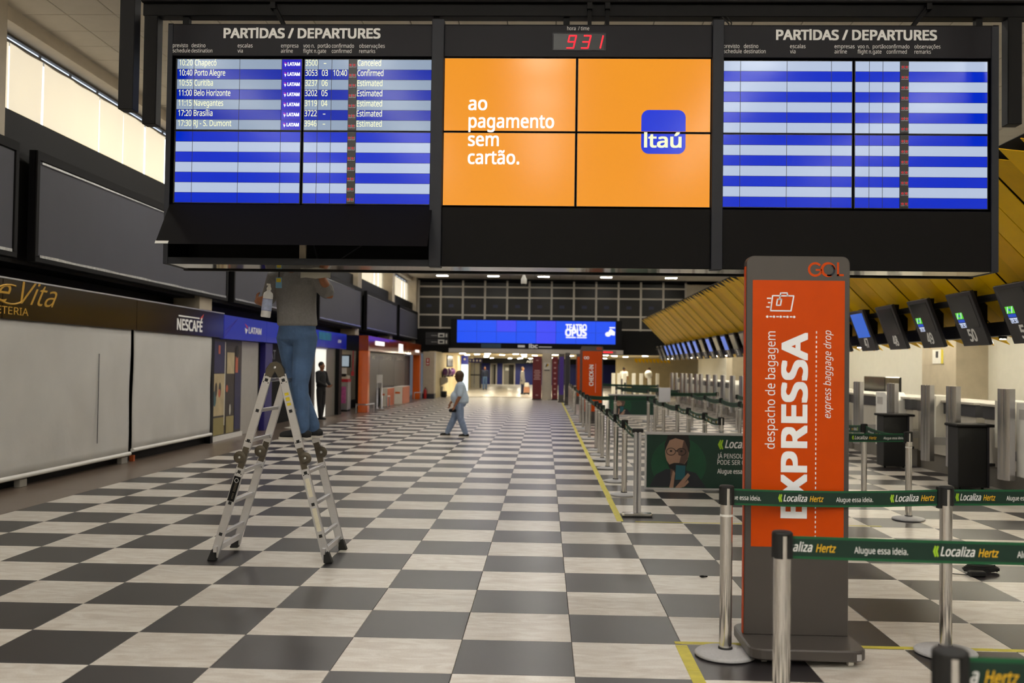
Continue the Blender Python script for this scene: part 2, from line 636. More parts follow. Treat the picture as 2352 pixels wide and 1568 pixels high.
for i in range(12):
    for j in range(4):
        pn = MB().box(XG[i] + .05, XG[i + 1] - .05, FAR, FAR + .012, ZG[j] + .03, ZG[j + 1] - .03).build('pane', m_glass_dark, gw)
        if j == 1:
            MB().box(XG[i] + .42, XG[i] + .68, FAR - .004, FAR, 4.70, 4.86).build('pane_sticker', m_decal, pn)

# low corridor beyond --------------------------------------------------
m_cor = M('corridor_ceiling', (222, 208, 176), 0.7)
m_cream = M('cream_wall', (224, 206, 160), 0.6, var=0.1, vscale=2.5)
m_blue = M('deep_blue_wall', (14, 30, 110), 0.45)
m_corfloor = M('pale_corridor_floor', (196, 190, 180), 0.22, var=0.06)
struct(MB().box(-7.4, 12, FAR + .3, 90, 2.33, 2.5).build('ceiling_low', m_cor), 'low cream ceiling of the corridor beyond the hall')
struct(MB().box(-7.4, 14, FAR + .002, 90, -0.12, 0.0).build('floor_corridor', m_corfloor), 'pale floor of the corridor beyond the hall')
cwall = MB()
yy = 48.7
while yy < 75:
    cwall.box(-5.75, -5.42, yy + .004, min(yy + 1.3, 75) - .004, 0.0, 2.33)
    yy += 1.3
struct(MB().box(5.5, 14, 76, 76.3, 0, 2.33).build('wall_corridor_right', m_cream), 'cream wall beyond the far check-in lanes')
struct(cwall.build('wall_corridor', m_cream), 'cream panelled wall leading into the corridor')
bw = MB().box(-7.4, 14, 88, 88.3, 0, 2.33)
struct(bw.build('wall_end', m_blue), 'deep blue end wall of the corridor')
struct(MB().box(-7.4, 14, 86.6, 88, 1.86, 2.325).build('trim_3', m_dark), 'dark sign band above the blue end wall')
# right wall -----------------------------------------------------------
m_rw = M('white_wall_panel', (236, 233, 222), 0.5, var=0.03)
wr = struct(MB().box(HALL_R + .02, HALL_R + .3, -8, 60, 0, CEIL + .1).build('wall_right', m_offwhite), 'right wall behind the check-in desks')
yy = -8.0
while yy < 58:
    if not (22.0 < yy < 23.9):
        MB().box(HALL_R - .012, HALL_R + .02, yy + .004, yy + 1.9 - .004, 0.05, 2.95).build('wall_panel', m_rw, wr)
    yy += 1.9
pr = struct(MB().box(8.62, HALL_R, 20.9, 22.75, 0, 2.98).build('wall_column', m_stone, bevel=.008), 'travertine column behind desks 48 and 49')
for yc in (30.5, 38.0, 45.5):
    struct(MB().box(8.62, HALL_R, yc, yc + 1.4, 0, 2.98).build('wall_column', m_stone, bevel=.008), 'travertine column further along the check-in wall')
struct(MB().box(6.75, HALL_R, -8, 58, 2.98, 3.1).build('ceiling_counter', m_offwhite), 'soffit above the check-in desks')
wb = MB()
wb.box(-7.6, HALL_R + .3, -8.3, -8, 0, CEIL + .2)
struct(wb.build('wall_back', m_offwhite), 'rear wall of the hall')
struct(MB().box(-7.42, -6.9, -8, 11.2, 0, 2.9).build('wall_shops', m_bounce), 'shop wall beside the viewer')

# hall floodlights -----------------------------------------------------
m_lamp = M('floodlight_glass', (255, 246, 228), 0.3, emit=LAMP_POWER, ecol=(255, 251, 242))
m_lamp_h = M('floodlight_housing', (226, 224, 218), 0.4)
def make_lamp():
    t = thing('ceiling_light', 'white ceiling floodlight', 'ceiling light', (0, 0, CEIL))
    MB().box(-.32, .32, -.14, .14, -.10, 0).build('housing', m_lamp_h, t, local=True, bevel=.02)
    MB().box(-.27, .27, -.11, .11, -.106, -.098).build('diffuser', m_lamp, t, local=True)
    MB().tube([(-.36, 0, -.05), (-.36, 0, 0)], .012).tube([(.36, 0, -.05), (.36, 0, 0)], .012).build('bracket', m_lamp_h, t, local=True)
    return t
lamp0 = make_lamp()
first = True
for j, y in enumerate([-7, -5, -3, -1, 1, 3, 9.5, 15.5, 18.5, 23, 28, 33, 38, 43, 48.7]):  # unseen rows, some added to brighten the board, orange sign and ladder
    for i, x in enumerate((-5.15, -2.6, -0.1, 3.0, 6.2)):
        if j == 14:
            lab = 'white ceiling floodlight by the far glazing, %s from the left' % ORD[i]
            g = 'floodlights by the far glazing'
        else:
            lab = 'unseen white ceiling floodlight added to light the hall'
            g = 'unseen hall floodlights'
        if first:
            lamp0.location = (x, y, CEIL)
            tag(lamp0, lab, 'ceiling light', g)
            first = False
        else:
            dup(lamp0, (x, y, CEIL), label=lab, group=g)
# strips over the desks
m_strip = M('strip_light', (255, 250, 235), 0.3, emit=COUNTER_LAMP, ecol=(255, 246, 222))
def make_strip():
    t = thing('strip_light', 'linear strip light above the check-in desks', 'strip light', (7.6, 12, 2.98), group='strip lights above the desks')
    MB().box(-.09, .09, -.75, .75, -.07, 0).build('housing', m_lamp_h, t, local=True, bevel=.01)
    MB().box(-.07, .07, -.72, .72, -.076, -.068).build('diffuser', m_strip, t, local=True)
    return t
s0 = make_strip()
for k in range(1, 20):
    dup(s0, (7.6, 12 + 2.2 * k - 4, 2.98))
# corridor downlights
m_down = M('downlight_glass', (255, 250, 232), 0.3, emit=CORRIDOR_LAMP, ecol=(255, 246, 220))
def make_down():
    t = thing('downlight', 'round recessed downlight', 'downlight', (0, 0, 2.33))
    MB().lathe([(.20, -.015), (.20, 0.0)], n=20).build('rim', m_lamp_h, t, local=True)
    MB().lathe([(.16, -.02), (.16, -.012)], n=20).build('lens', m_down, t, local=True)
    return t
d0 = make_down()
spots = [(-4.6, 55), (-4.0, 58), (-3.2, 55), (-4.9, 62), (-3.9, 66), (-2.6, 60), (-1.6, 54.5), (-1.2, 57), (-.6, 60), (0.2, 64), (-1.4, 68), (0.6, 56), (1.6, 60), (3.4, 55), (4.1, 58), (5.0, 61), (5.7, 56), (3.2, 66), (-4.4, 74), (0.5, 76), (-2.0, 82), (4.5, 74), (-4.5, 84), (-3.0, 85), (-1.2, 84), (1.5, 84), (-2.2, 85.5)]  # ones nearest the blue end wall are added to brighten it
for k, (x, y) in enumerate(spots):
    lab = 'round recessed downlight in the low corridor ceiling, end ones added to light the wall'
    if k == 0:
        d0.location = (x, y, 2.33)
        tag(d0, lab, 'downlight', 'corridor downlights')
    else:
        dup(d0, (x, y, 2.33), label=lab, group='corridor downlights')
# ================================================================== DEPARTURE BOARD
YB = 7.55
m_head = M('board_header', (28, 27, 33), 0.5, spec=0.25)
m_bezel = M('display_bezel', (10, 9, 12), 0.3)
m_low = M('board_lower_panel', (13, 11, 11), 0.6, spec=0.15)
m_mirror = M('polished_soffit', (190, 186, 178), 0.07, 1.0, var=0.12, vscale=3)
SCR = dict(rough=0.15, spec=0.3)
m_pale = M('screen_pale_row', (50, 54, 62), emit=0.80, ecol=(196, 212, 240), **SCR)
m_pale2 = M('screen_pale_row_dim', (50, 54, 62), emit=0.70, ecol=(164, 184, 210), **SCR)
m_bl = M('screen_blue_row', (2, 4, 20), emit=0.72, ecol=(0, 50, 230), **SCR)
m_bl2 = M('screen_blue_row_dim', (3, 5, 22), emit=0.58, ecol=(4, 48, 214), **SCR)
m_bl3 = M('screen_airline_cell', (20, 16, 80), emit=0.6, ecol=(52, 46, 232), **SCR)
m_scr_or = M('screen_orange', (60, 34, 6), emit=0.86, ecol=(255, 160, 40), var=0.1, vscale=1.6, **SCR)
m_scr_wh = M('screen_white', (120, 120, 120), emit=0.95, ecol=(255, 255, 255), **SCR)
m_scr_cream = M('screen_cream_text', (120, 120, 100), emit=0.9, ecol=(248, 250, 206), **SCR)
m_scr_logo = M('screen_logo_blue', (12, 18, 90), emit=0.75, ecol=(38, 66, 238), **SCR)
m_scr_pink = M('screen_pink', (90, 10, 70), emit=0.8, ecol=(236, 60, 190), **SCR)
m_led = M('led_red', (120, 8, 12), 0.4, emit=1.6, ecol=(255, 24, 44))
m_led_off = M('led_red_off', (96, 26, 34), 0.35, emit=0.45, ecol=(220, 30, 44))
m_ledcap = M('led_bezel', (150, 150, 158), 0.3, 0.6)

BRD = thing('departure_board', 'long black departure board with three banks of bright screens', 'display board', (0.22, 7.8, 2.41))
SECT = [(-2.985, -0.905), (-0.81, 1.258), (1.345, 3.43)]
# cabinet shell (open below on the left bank)
cb = MB()
cb.box(-2.985, 3.43, 8.0, 8.04, 2.44, 4.30)          # back
cb.box(-2.985, -2.945, YB, 8.04, 2.41, 4.30)
cb.box(3.39, 3.43, YB, 8.04, 2.41, 4.30)
cb.box(-2.985, 3.43, YB + .01, 8.04, 4.27, 4.30)
cb.build('cabinet', m_black, BRD)
MB().box(-2.985, 3.43, YB + .02, 8.0, 2.412, 2.43).build('soffit', m_mirror, BRD)
MB().box(-2.99, 3.435, 8.0, 8.05, 2.402, 2.45).build('rear_lip', m_black, BRD)
MB().box(-2.945, -0.905, YB, YB + .03, 2.412, 2.462).build('front_lip', m_post, BRD)
for x0, x1 in ((-0.905, -0.81), (1.258, 1.345)):
    MB().box(x0, x1, YB - .03, YB + .08, 2.405, 4.33).build('pilaster', m_post, BRD, bevel=.004)
MB().box(-2.985, -2.945, YB - .006, YB + .02, 2.41, 4.29).build('end_trim', m_post, BRD, bevel=.003)
MB().box(3.375, 3.43, YB - .006, YB + .02, 2.41, 4.29).build('end_trim', m_post, BRD, bevel=.003)
heads = []
for k, (x0, x1) in enumerate(SECT):
    a, b = (x0 + .04 if k == 0 else x0), (x1 - .055 if k == 2 else x1)
    heads.append(MB().box(a, b, YB, YB + .05, 4.045, 4.29).build('header_panel', m_head, BRD, bevel=.003))
YT = YB - .0015
def hl(k, mb):
    mb.build('header_lettering', m_white_txt, heads[k])
t = MB()
t.text('PARTlDAS / DEPARTURES', .102, (-2.545, YT, 4.187), width=1.235, bold=.032)
for s1, s2, x, w1, w2 in (('previsto', 'schedule', -2.945, .12, .138), ('destino', 'destination', -2.797, .11, .166), ('escalas', 'via', -2.432, .118, .042), ('empresa', 'airline', -2.09, .136, .094),
                          ('voo n.', 'flight n.', -1.915, .09, .11), ('portão', 'gate', -1.80, .1, .066), ('confirmado', 'confirmed', -1.69, .174, .155), ('observações', 'remarks', -1.475, .2, .126)):
    t.text(s1, .042, (x, YT, 4.111), width=w1)
    t.text(s2, .042, (x, YT, 4.070), width=w2)
hl(0, t)
t = MB()
t.text('PARTlDAS / DEPARTURES', .102, (1.745, YT, 4.184), width=1.22, bold=.032)
for s1, s2, x, w1, w2 in (('previsto', 'schedule', 1.347, .12, .138), ('destino', 'destination', 1.50, .11, .166), ('escalas', 'via', 1.852, .118, .042), ('empresas', 'airline', 2.19, .152, .094),
                          ('voo n.', 'flight n.', 2.365, .09, .11), ('portão', 'gate', 2.48, .1, .066), ('confirmado', 'confirmed', 2.585, .172, .152), ('observações', 'remarks', 2.795, .196, .124)):
    t.text(s1, .042, (x, YT, 4.118), width=w1)
    t.text(s2, .042, (x, YT, 4.078), width=w2)
hl(2, t)
t = MB()
t.text('hora  / time', .040, (.142, YT, 4.253), width=.17)
hl(1, t)
# clock
m_ckrim = M('clock_frame', (70, 69, 76), 0.5)
clk = MB().box(.035, .435, YB - .004, YB + .02, 4.098, 4.226).build('clock_window', m_bezel, BRD, bevel=.002)
t = MB()
for a in ((.03, .035, 4.094, 4.23), (.435, .44, 4.094, 4.23)):
    t.box(a[0], a[1], YB - .008, YB, a[2], a[3])
t.box(.035, .435, YB - .008, YB, 4.226, 4.23).box(.035, .435, YB - .008, YB, 4.094, 4.098)
t.build('clock_frame', m_ckrim, clk)
SEG = {'9': 'abcdfg', '3': 'abcdg', '1': 'bc'}
for d, x in (('9', .150), ('3', .262), ('1', .357)):
    dm = MB()
    w, hh, z0 = .052, .096, 4.112
    P = {'a': ((0, 1), (1, 1)), 'b': ((1, 1), (1, .5)), 'c': ((1, .5), (1, 0)), 'd': ((0, 0), (1, 0)), 'e': ((0, .5), (0, 0)), 'f': ((0, 1), (0, .5)), 'g': ((0, .5), (1, .5))}
    for sname in SEG[d]:
        (u0, v0), (u1, v1) = P[sname]
        n = 5
        for i in range(n + 1):
            s_ = .06 + .88 * i / n
            u, v = u0 + (u1 - u0) * s_, v0 + (v1 - v0) * s_
            xx, zz = x + u * w + (v - .5) * .022, z0 + v * hh
            dm.box(xx - .0052, xx + .0052, YB - .009, YB - .004, zz - .0052, zz + .0052)
    dm.build('clock_digit', m_led, clk)

# screens
def display(x0, x1, z0, z1):
    return MB().box(x0, x1, YB + .012, YB + .07, z0, z1).build('display_panel', m_bezel, BRD, bevel=.002)
ROWH = .0795
DATA = [('10:20', 'Chapecó', '3500', '-', '', 'Canceled'), ('10:40', 'Porto Alegre', '3053', '03', '10:40', 'Confirmed'), ('10:55', 'Curitiba', '3237', '06', '', 'Estimated'),
        ('11:00', 'Belo Horizonte', '3202', '05', '', 'Estimated'), ('11:15', 'Navegantes', '3119', '04', '', 'Estimated'), ('17:20', 'Brasília', '3722', '-', '', 'Estimated'), ('17:30', 'RJ - S. Dumont', '3946', '-', '', 'Estimated')]
YS = YB + .0105
def bank(xo, left_cols, right_cols, led, ztops, data):
    # xo: left edge; columns are absolute x breaks
    for half in (0, 1):
        zt, zb = ztops[half]
        rh = (zt - zb) / 7
        dL = display(left_cols[0] - .012, left_cols[-1] + .006, zb - .006, zt + .006)
        dR = display(right_cols[0] - .006, right_cols[-1] + .006, zb - .006, zt + .006)
        for d, cols in ((dL, left_cols), (dR, right_cols)):
            im = MB()
            for i in range(7):
                g = half * 7 + i
                zz1, zz0 = zt - rh * i - .0015, zt - rh * (i + 1) + .0015
                for c in range(len(cols) - 1):
                    a, b = cols[c] + .0022, cols[c + 1] - .0022
                    if abs(cols[c] - led[0]) < 1e-6:
                        continue
                    pale = g % 2 == 0
                    mi = 0 if pale else 1
                    if data and half == 0:
                        mi = 2 if pale else 3
                        if d is dL and c == 3:
                            mi = 4
                    im.box(a, b, YS, YB + .013, zz0, zz1, mi)
            im.build('screen_image', [m_pale, m_bl, m_pale2, m_bl2, m_bl3], d)
        # LED column with paired lamps
        lc = MB().box(led[0], led[1], YB + .004, YB + .013, zb, zt).build('lamp_strip', m_bezel, dR)
        lm = MB()
        for i in range(7):
            zc = zt - rh * (i + .62)
            for s_ in (-.0145, .0145):
                xc = (led[0] + led[1]) / 2 + s_
                lm.box(xc - .0125, xc + .0125, YB + .001, YB + .004, zc - .014, zc + .014, 0)
                lm.box(xc - .0112, xc + .0092, YB - .001, YB + .001, zc - .010, zc + .0135, 2)
                lm.lathe([(.0095, 0), (.0095, .004)], (0, 0, 0), 10, 1)
                k = len(lm.v)
                # turn the last lathe so that it faces the hall
                for q in range(k - 40, k):
                    vx, vy, vz = lm.v[q]
                    lm.v[q] = (xc + vx - .002, YB - .001 - vz, zc + vy + .002)
        lm.build('warning_lamp_row', [m_ledcap, m_led_off, m_bezel], dR)
        if data and half == 0:
            tx = MB()
            for i, (tm, dest, fn_, gate, conf, rem) in enumerate(DATA):
                zb_ = zt - rh * (i + 1) + .028
                dy = -.004
                tx.text(tm, .064, (left_cols[1] - .012, YS - .001, zb_), width=.104 if tm[0] != '1' or True else None, bold=.008, align='R')
                tx.text(dest, .064, (left_cols[1] + .006, YS - .001, zb_), width={'Chapecó': .172, 'Porto Alegre': .243, 'Curitiba': .148, 'Belo Horizonte': .287, 'Navegantes': .232, 'Brasília': .149, 'RJ - S. Dumont': .30}[dest], bold=.008)
                # airline wordmark
                tx.text('LATAM', .034, (left_cols[3] + .046, YS - .001, zb_ + .002), width=.098, bold=.045, mi=1)
                e0 = left_cols[3] + .016
                tx.prism([(e0, YS - .001, zb_ + .030), (e0 + .022, YS - .001, zb_ + .022), (e0 + .018, YS - .001, zb_ + .014)], (0, -.0005, 0), 2)
                tx.prism([(e0 + .003, YS - .001, zb_ + .018), (e0 + .022, YS - .001, zb_ + .012), (e0 + .012, YS - .001, zb_ - .008)], (0, -.0005, 0), 1)
            tx.build('screen_lettering', [m_scr_cream, m_scr_wh, m_scr_pink], dL)
            tx = MB()
            for i, (tm, dest, fn_, gate, conf, rem) in enumerate(DATA):
                zb_ = zt - rh * (i + 1) + .030
                tx.text(fn_, .064, ((right_cols[0] + right_cols[1]) / 2, YS - .001, zb_), width=.096, bold=.008, align='C')
                tx.text(gate, .064, ((right_cols[1] + right_cols[2]) / 2, YS - .001, zb_), width=.048 if gate != '-' else .02, bold=.008, align='C')
                if conf:
                    tx.text(conf, .064, ((right_cols[2] + right_cols[3]) / 2, YS - .001, zb_), width=.108, bold=.008, align='C')
                tx.text(rem, .064, (right_cols[4] + .004, YS - .001, zb_), width={'Canceled': .185, 'Confirmed': .204, 'Estimated': .198}[rem], bold=.008)
            tx.build('screen_lettering', [m_scr_cream], dR)
zt = [(4.022, 3.466), (3.452, 2.893)]
bank(0, [-2.912, -2.778, -2.415, -2.083, -1.926], [-1.902, -1.796, -1.690, -1.556, -1.492, -0.897], (-1.556, -1.492), zt, True)
bank(0, [1.347, 1.479, 1.834, 2.172, 2.330], [2.352, 2.460, 2.562, 2.692, 2.756, 3.352], (2.692, 2.756), zt, False)
# centre advert 2x2
xm, zm = .222, 3.462
quads = [(-.81, xm - .004, zm + .004, 4.04), (xm + .004, 1.256, zm + .004, 4.04), (-.81, xm - .004, 2.885, zm - .004), (xm + .004, 1.256, 2.885, zm - .004)]
dsp = []
for q in quads:
    d = display(*q)
    dsp.append(d)
    MB().box(q[0] + .006, q[1] - .006, YS, YB + .013, q[2] + .004, q[3] - .006).build('screen_image', m_scr_or, d)
t1, t3 = MB(), MB()
t1.text('ao', .142, (-.618, YS - .001, 3.632), width=.148, bold=.018)
t1.text('pagamento', .142, (-.614, YS - .001, 3.495), width=.664, bold=.018)
t3.text('sem', .142, (-.616, YS - .001, 3.352), width=.24, bold=.018)
t3.text('cartão.', .142, (-.616, YS - .001, 3.212), width=.40, bold=.018)
t1.build('screen_lettering', m_scr_wh, dsp[0])
t3.build('screen_lettering', m_scr_wh, dsp[2])
def rrect(x0, x1, z0, z1, r, y, n=6):
    pts = []
    for cx, cz, a in ((x1 - r, z1 - r, 0), (x0 + r, z1 - r, 90), (x0 + r, z0 + r, 180), (x1 - r, z0 + r, 270)):
        for i in range(n + 1):
            an = math.radians(a + 90 * i / n)
            pts.append((cx + r * math.cos(an), y, cz + r * math.sin(an)))
    return pts
def clip_z(pts, z, above):
    out = []
    n = len(pts)
    for i in range(n):
        p, q = pts[i], pts[(i + 1) % n]
        ip, iq = (p[2] >= z) == above, (q[2] >= z) == above
        if ip:
            out.append(p)
        if ip != iq:
            s_ = (z - p[2]) / (q[2] - p[2])
            out.append((p[0] + (q[0] - p[0]) * s_, p[1], z))
    return out
lg = rrect(.722, 1.062, 3.298, 3.638, .058, YS - .0008)
MB().prism(clip_z(lg, zm + .009, True)[::-1], (0, -.0006, 0)).build('screen_logo', m_scr_logo, dsp[1])
lo = MB().prism(clip_z(lg, zm - .009, False)[::-1], (0, -.0006, 0))
lo.build('screen_logo', m_scr_logo, dsp[3])
MB().text('ltaú', .146, (.744, YS - .002, 3.35), width=.288, bold=.022).build('screen_lettering', m_scr_cream, dsp[3])
# lower panels
MB().box(-.81, 1.258, YB, YB + .02, 2.414, 2.872).build('lower_panel', m_low, BRD, bevel=.003)
MB().box(1.345, 3.375, YB, YB + .02, 2.414, 2.872).build('lower_panel', m_low, BRD, bevel=.003)
flap = MB()
flap.prism([(-2.94, YB - .004, 2.876), (-2.94, YB + .012, 2.884), (-2.94, 7.282, 2.54), (-2.94, 7.27, 2.532)], (2.055, 0, 0))
fo = flap.build('open_flap', m_low, BRD)
MB().prism([(-2.94, 7.268, 2.534), (-2.94, 7.283, 2.556), (-2.84, 7.283, 2.556), (-2.84, 7.268, 2.534)], (0, -.0012, .0008)).build('flap_sticker', m_white, fo)
MB().tube([(-1.90, YB + .05, 2.86), (-1.86, YB + .2, 2.62), (-1.80, YB + .12, 2.47)], .006).tube([(-1.45, YB + .1, 2.86), (-1.40, YB + .14, 2.62), (-1.62, YB + .1, 2.465)], .005).build('loose_cable', m_char, BRD)
MB().box(-1.94, -1.89, YB + .1, YB + .13, 2.47, 2.86).build('inner_bracket', m_bounce, BRD)

# ------------------------------------------------------------------ hanging steel gantry
GAN = thing('steel_gantry', 'black steel gantry carrying the departure board', 'gantry', (0.22, 7.6, 3.5))
MB().box(-3.27, 3.78, 7.74, 7.86, 4.43, 4.53).build('beam', m_black, GAN, bevel=.004)
MB().box(-3.27, 3.78, 7.70, 7.90, 4.53, 4.545).build('beam_flange', m_matte, GAN)
MB().box(-3.27, 3.78, 7.74, 7.86, 4.545, 4.70).build('beam_upper', m_char, GAN)
for x, y, zb in ((-3.075, 7.06, 3.48), (-3.205, 7.8, 3.553), (3.645, 7.8, 3.59), (3.48, 7.06, 3.48)):
    MB().box(x - .055, x + .055, y - .055, y + .055, zb, CEIL - .002).build('hanger_leg', m_black, GAN, bevel=.004)
for x in (-2.93, -.90, .14, 1.33, 3.38):
    MB().box(x - .025, x + .025, 7.77, 7.83, 4.30, 4.44).build('hanger_rod', m_black, GAN)
for x, s in ((-2.2, .1), (.32, .0), (.46, 0), (2.96, -.14)):
    MB().bar((x, 7.72, 4.50), (x + s, 7.70, 4.32), .03, .03).box(x - .02, x + .02, 7.68, 7.76, 4.47, 4.52).build('clamp_arm', m_black, GAN)
MB().tube([(1.36, 7.75, 4.44), (1.42, 7.74, 4.37), (1.40, 7.75, 4.31)], .006).tube([(1.40, 7.75, 4.44), (1.44, 7.74, 4.38), (1.43, 7.75, 4.31)], .006).build('cable', m_rubber, GAN)

# ================================================================== LADDER
LAD = thing('folding_ladder', 'aluminium folding ladder set up as an A-frame on the tiles', 'ladder', (-2.26, 8.4, 0))
m_hinge = M('hinge_steel', (92, 86, 76), 0.35, 0.8, var=0.2)
m_lyel = M('yellow_label', (222, 196, 40), 0.5, var=0.3, vscale=60)
m_lwht = M('paper_label', (214, 208, 186), 0.6, var=0.12, vscale=80)
YFR, YBK = 8.13, 8.72
footL, footR, zf = (-2.725, 0.03), (-1.785, 0.03), 0
topL, topR = (-2.30, 1.555), (-2.185, 1.555)
def along(a, b, s_):
    return (a[0] + (b[0] - a[0]) * s_, a[1] + (b[1] - a[1]) * s_)
for side, (ft, tp) in enumerate(((footL, topL), (footR, topR))):
    dirx = Vector((tp[0] - ft[0], 0, tp[1] - ft[1])).normalized()
    nrm = Vector((dirx.z, 0, -dirx.x))
    sgn = -1 if side == 0 else 1
    for yi, yy in enumerate((YFR, YBK)):
        for seg, (s0, s1) in enumerate(((0.0, .50), (.585, 1.0))):
            a, b = along(ft, tp, s0), along(ft, tp, s1)
            rl = MB().bar((a[0], yy, a[1]), (b[0], yy, b[1]), .068, .026, up=(0, 1, 0)).build('rail', m_alu, LAD, bevel=.003)
            # rivets on the joint plates
            rv = MB()
            for e in ((.012, .045), (.455, .488)) if seg == 0 else ((.597, .63), (.955, .988)):
                for s_ in e:
                    if e[0] < .1:
                        continue
                    for o_ in (-.02, .02):
                        c = along(ft, tp, s_)
                        rv.ell((c[0] + nrm.x * o_, yy - .0135, c[1] + nrm.z * o_), (.005, .004, .005), 6, 4)
            if rv.v:
                rv.build('rivets', m_rubber, rl)
        # mid hinge
        c = along(ft, tp, .545)
        hg = MB()
        for q, rr in ((-.030, .052), (.012, .043)):
            hg.lathe([(rr * .55, -.008), (rr, -.004), (rr, .004), (rr * .55, .008)], (0, 0, 0), 18)
        # lathe built around z: turn to y
        hg.v = [(x, z, y) for (x, y, z) in hg.v]
        n = len(hg.v) // 2
        cc = Vector((c[0] + nrm.x * .03 * sgn * -1 * -1, 0, c[1]))
        hg.v = [(x + cc.x, y + yy - (.02 if i < n else .006), z + cc.z) for i, (x, y, z) in enumerate(hg.v)]
        a, b = along(ft, tp, .485), along(ft, tp, .60)
        hg.bar((a[0], yy, a[1]), (b[0], yy, b[1]), .05, .034, up=(0, 1, 0))
        ho = hg.build('mid_hinge', m_hinge, LAD, smooth=False)
        MB().ell((cc.x, yy - .032, cc.z), (.011, .006, .011), 8, 6).build('hinge_bolt', m_alu, ho)
        # rubber foot
        fb = MB()
        f0 = Vector((ft[0], yy, 0.0))
        fb.prism([f0 + Vector((sgn * .055, -.03, 0)), f0 + Vector((-sgn * .02, -.03, 0)), f0 + Vector((-sgn * .02, -.03, .075)), f0 + Vector((sgn * .015, -.03, .10))], (0, .06, 0))
        fb.build('rubber_foot', m_rubber, LAD, bevel=.006)
    # rungs
    for s_ in (.125, .295, .465, .635, .80, .968):
        c = along(ft, tp, s_)
        rg = MB().bar((c[0], YFR, c[1]), (c[0], YBK, c[1]), .03, .03).build('rung', m_alu, LAD, bevel=.003)
        MB().bar((c[0], YFR - .017, c[1]), (c[0], YFR - .012, c[1]), .026, .026, up=tuple(dirx)).build('rung_plug', m_rubber, rg)
    c = along(ft, tp, .045)
    MB().bar((c[0], YFR - .05, c[1]), (c[0], YBK + .05, c[1]), .03, .05).build('stabiliser_bar', m_alu, LAD, bevel=.003)
# top hinges
for yy in (YFR, YBK):
    pts = [(-2.325, 1.545), (-2.318, 1.60), (-2.285, 1.648), (-2.243, 1.662), (-2.20, 1.648), (-2.168, 1.60), (-2.160, 1.545), (-2.215, 1.525), (-2.243, 1.575), (-2.27, 1.525)]
    hg = MB().prism([(x, yy - .022, z) for x, z in pts][::-1], (0, .044, 0))
    ho = hg.build('top_hinge', m_hinge, LAD, bevel=.004)
    b_ = MB().ell((-2.243, yy - .026, 1.61), (.014, .008, .014), 10, 6)
    b_.build('hinge_bolt', m_alu, ho)
# labels on the front rails
def label_on(ft, tp, s0, s1, m, name, w=.05):
    a, b = along(ft, tp, s0), along(ft, tp, s1)
    return MB().bar((a[0], YFR - .0142, a[1]), (b[0], YFR - .0142, b[1]), w, .0016, up=(0, 1, 0)).build(name, m, LAD)
lb = label_on(footL, topL, .305, .44, m_black, 'maker_label', .056)
d = Vector((topL[0] - footL[0], 0, topL[1] - footL[1])).normalized()
o = along(footL, topL, .315)
nn = Vector((d.z, 0, -d.x))
mk = MB()
for k_ in range(11):
    if k_ in (4,):
        continue
    c_ = Vector((o[0], YFR - .0155, o[1])) + d * (.012 + .0125 * k_) + nn * .004
    mk.obox(c_, d * .0042, nn * (.011 if k_ > 4 else .007), (0, .0004, 0))
mk.build('label_print', m_hinge, lb)
MB().tube([(Vector((along(footL, topL, .418)[0], YFR - .0155, along(footL, topL, .418)[1])) + Vector((math.cos(a) * .016, 0, math.sin(a) * .018))) for a in [i * math.pi / 4 for i in range(9)]], .002, 5).build('label_emblem', m_white_txt, lb)
for s0, s1, m, nme in ((.855, .875, m_lyel, 'warning_label'), (.81 + .02, .85 - .005, m_lyel, 'warning_label'), (.885, .90, m_lyel, 'warning_label')):
    label_on(footR, topR, s0, s1, m, nme, .034)
label_on(footR, topR, .335, .455 - .02, m_lwht, 'paper_label', .036)
label_on(footR, topR, .15, .275, m_lwht, 'instruction_label', .036)
# ================================================================== PEOPLE
def limb(pts):
    return ('limb', pts)
def tors(st):
    return ('tors', st)
def prim_mesh(mb, prims, n=14):
    for p in prims:
        if p[0] == 'limb':
            P = [(Vector(a[:3]), a[3]) for a in p[1]]
            pts, rr = [], []
            t0 = (P[1][0] - P[0][0]).normalized()
            t1 = (P[-1][0] - P[-2][0]).normalized()
            for s_ in (.95, .7):
                pts.append(P[0][0] - t0 * P[0][1] * s_)
                rr.append(P[0][1] * math.sqrt(1 - s_ * s_))
            for q, r in P:
                pts.append(q)
                rr.append(r)
            for s_ in (.7, .95):
                pts.append(P[-1][0] + t1 * P[-1][1] * s_)
                rr.append(P[-1][1] * math.sqrt(1 - s_ * s_))
            mb.tube(pts, rr, n)
        elif p[0] == 'tors':
            st = p[1]
            vs, fs = [], []
            full = [(st[0][0], st[0][1], st[0][2] - .35 * min(st[0][3], st[0][4]), st[0][3] * .6, st[0][4] * .6, st[0][5])] + list(st) + [(st[-1][0], st[-1][1], st[-1][2] + .35 * min(st[-1][3], st[-1][4]), st[-1][3] * .6, st[-1][4] * .6, st[-1][5])]
            for x, y, z, rx, ry, an in full:
                for i in range(n + 6):
                    a = 2 * math.pi * i / (n + 6)
                    u, v = rx * math.cos(a), ry * math.sin(a)
                    vs.append((x + u * math.cos(an) - v * math.sin(an), y + u * math.sin(an) + v * math.cos(an), z))
            N = n + 6
            for k in range(len(full) - 1):
                for i in range(N):
                    j = (i + 1) % N
                    fs.append((k * N + i, k * N + j, (k + 1) * N + j, (k + 1) * N + i))
            fs.append(tuple(range(N - 1, -1, -1)))
            k = (len(full) - 1) * N
            fs.append(tuple(range(k, k + N)))
            mb.add(vs, fs, 0, True)
        else:
            mb.ell(p[1], p[2], 14, 10)
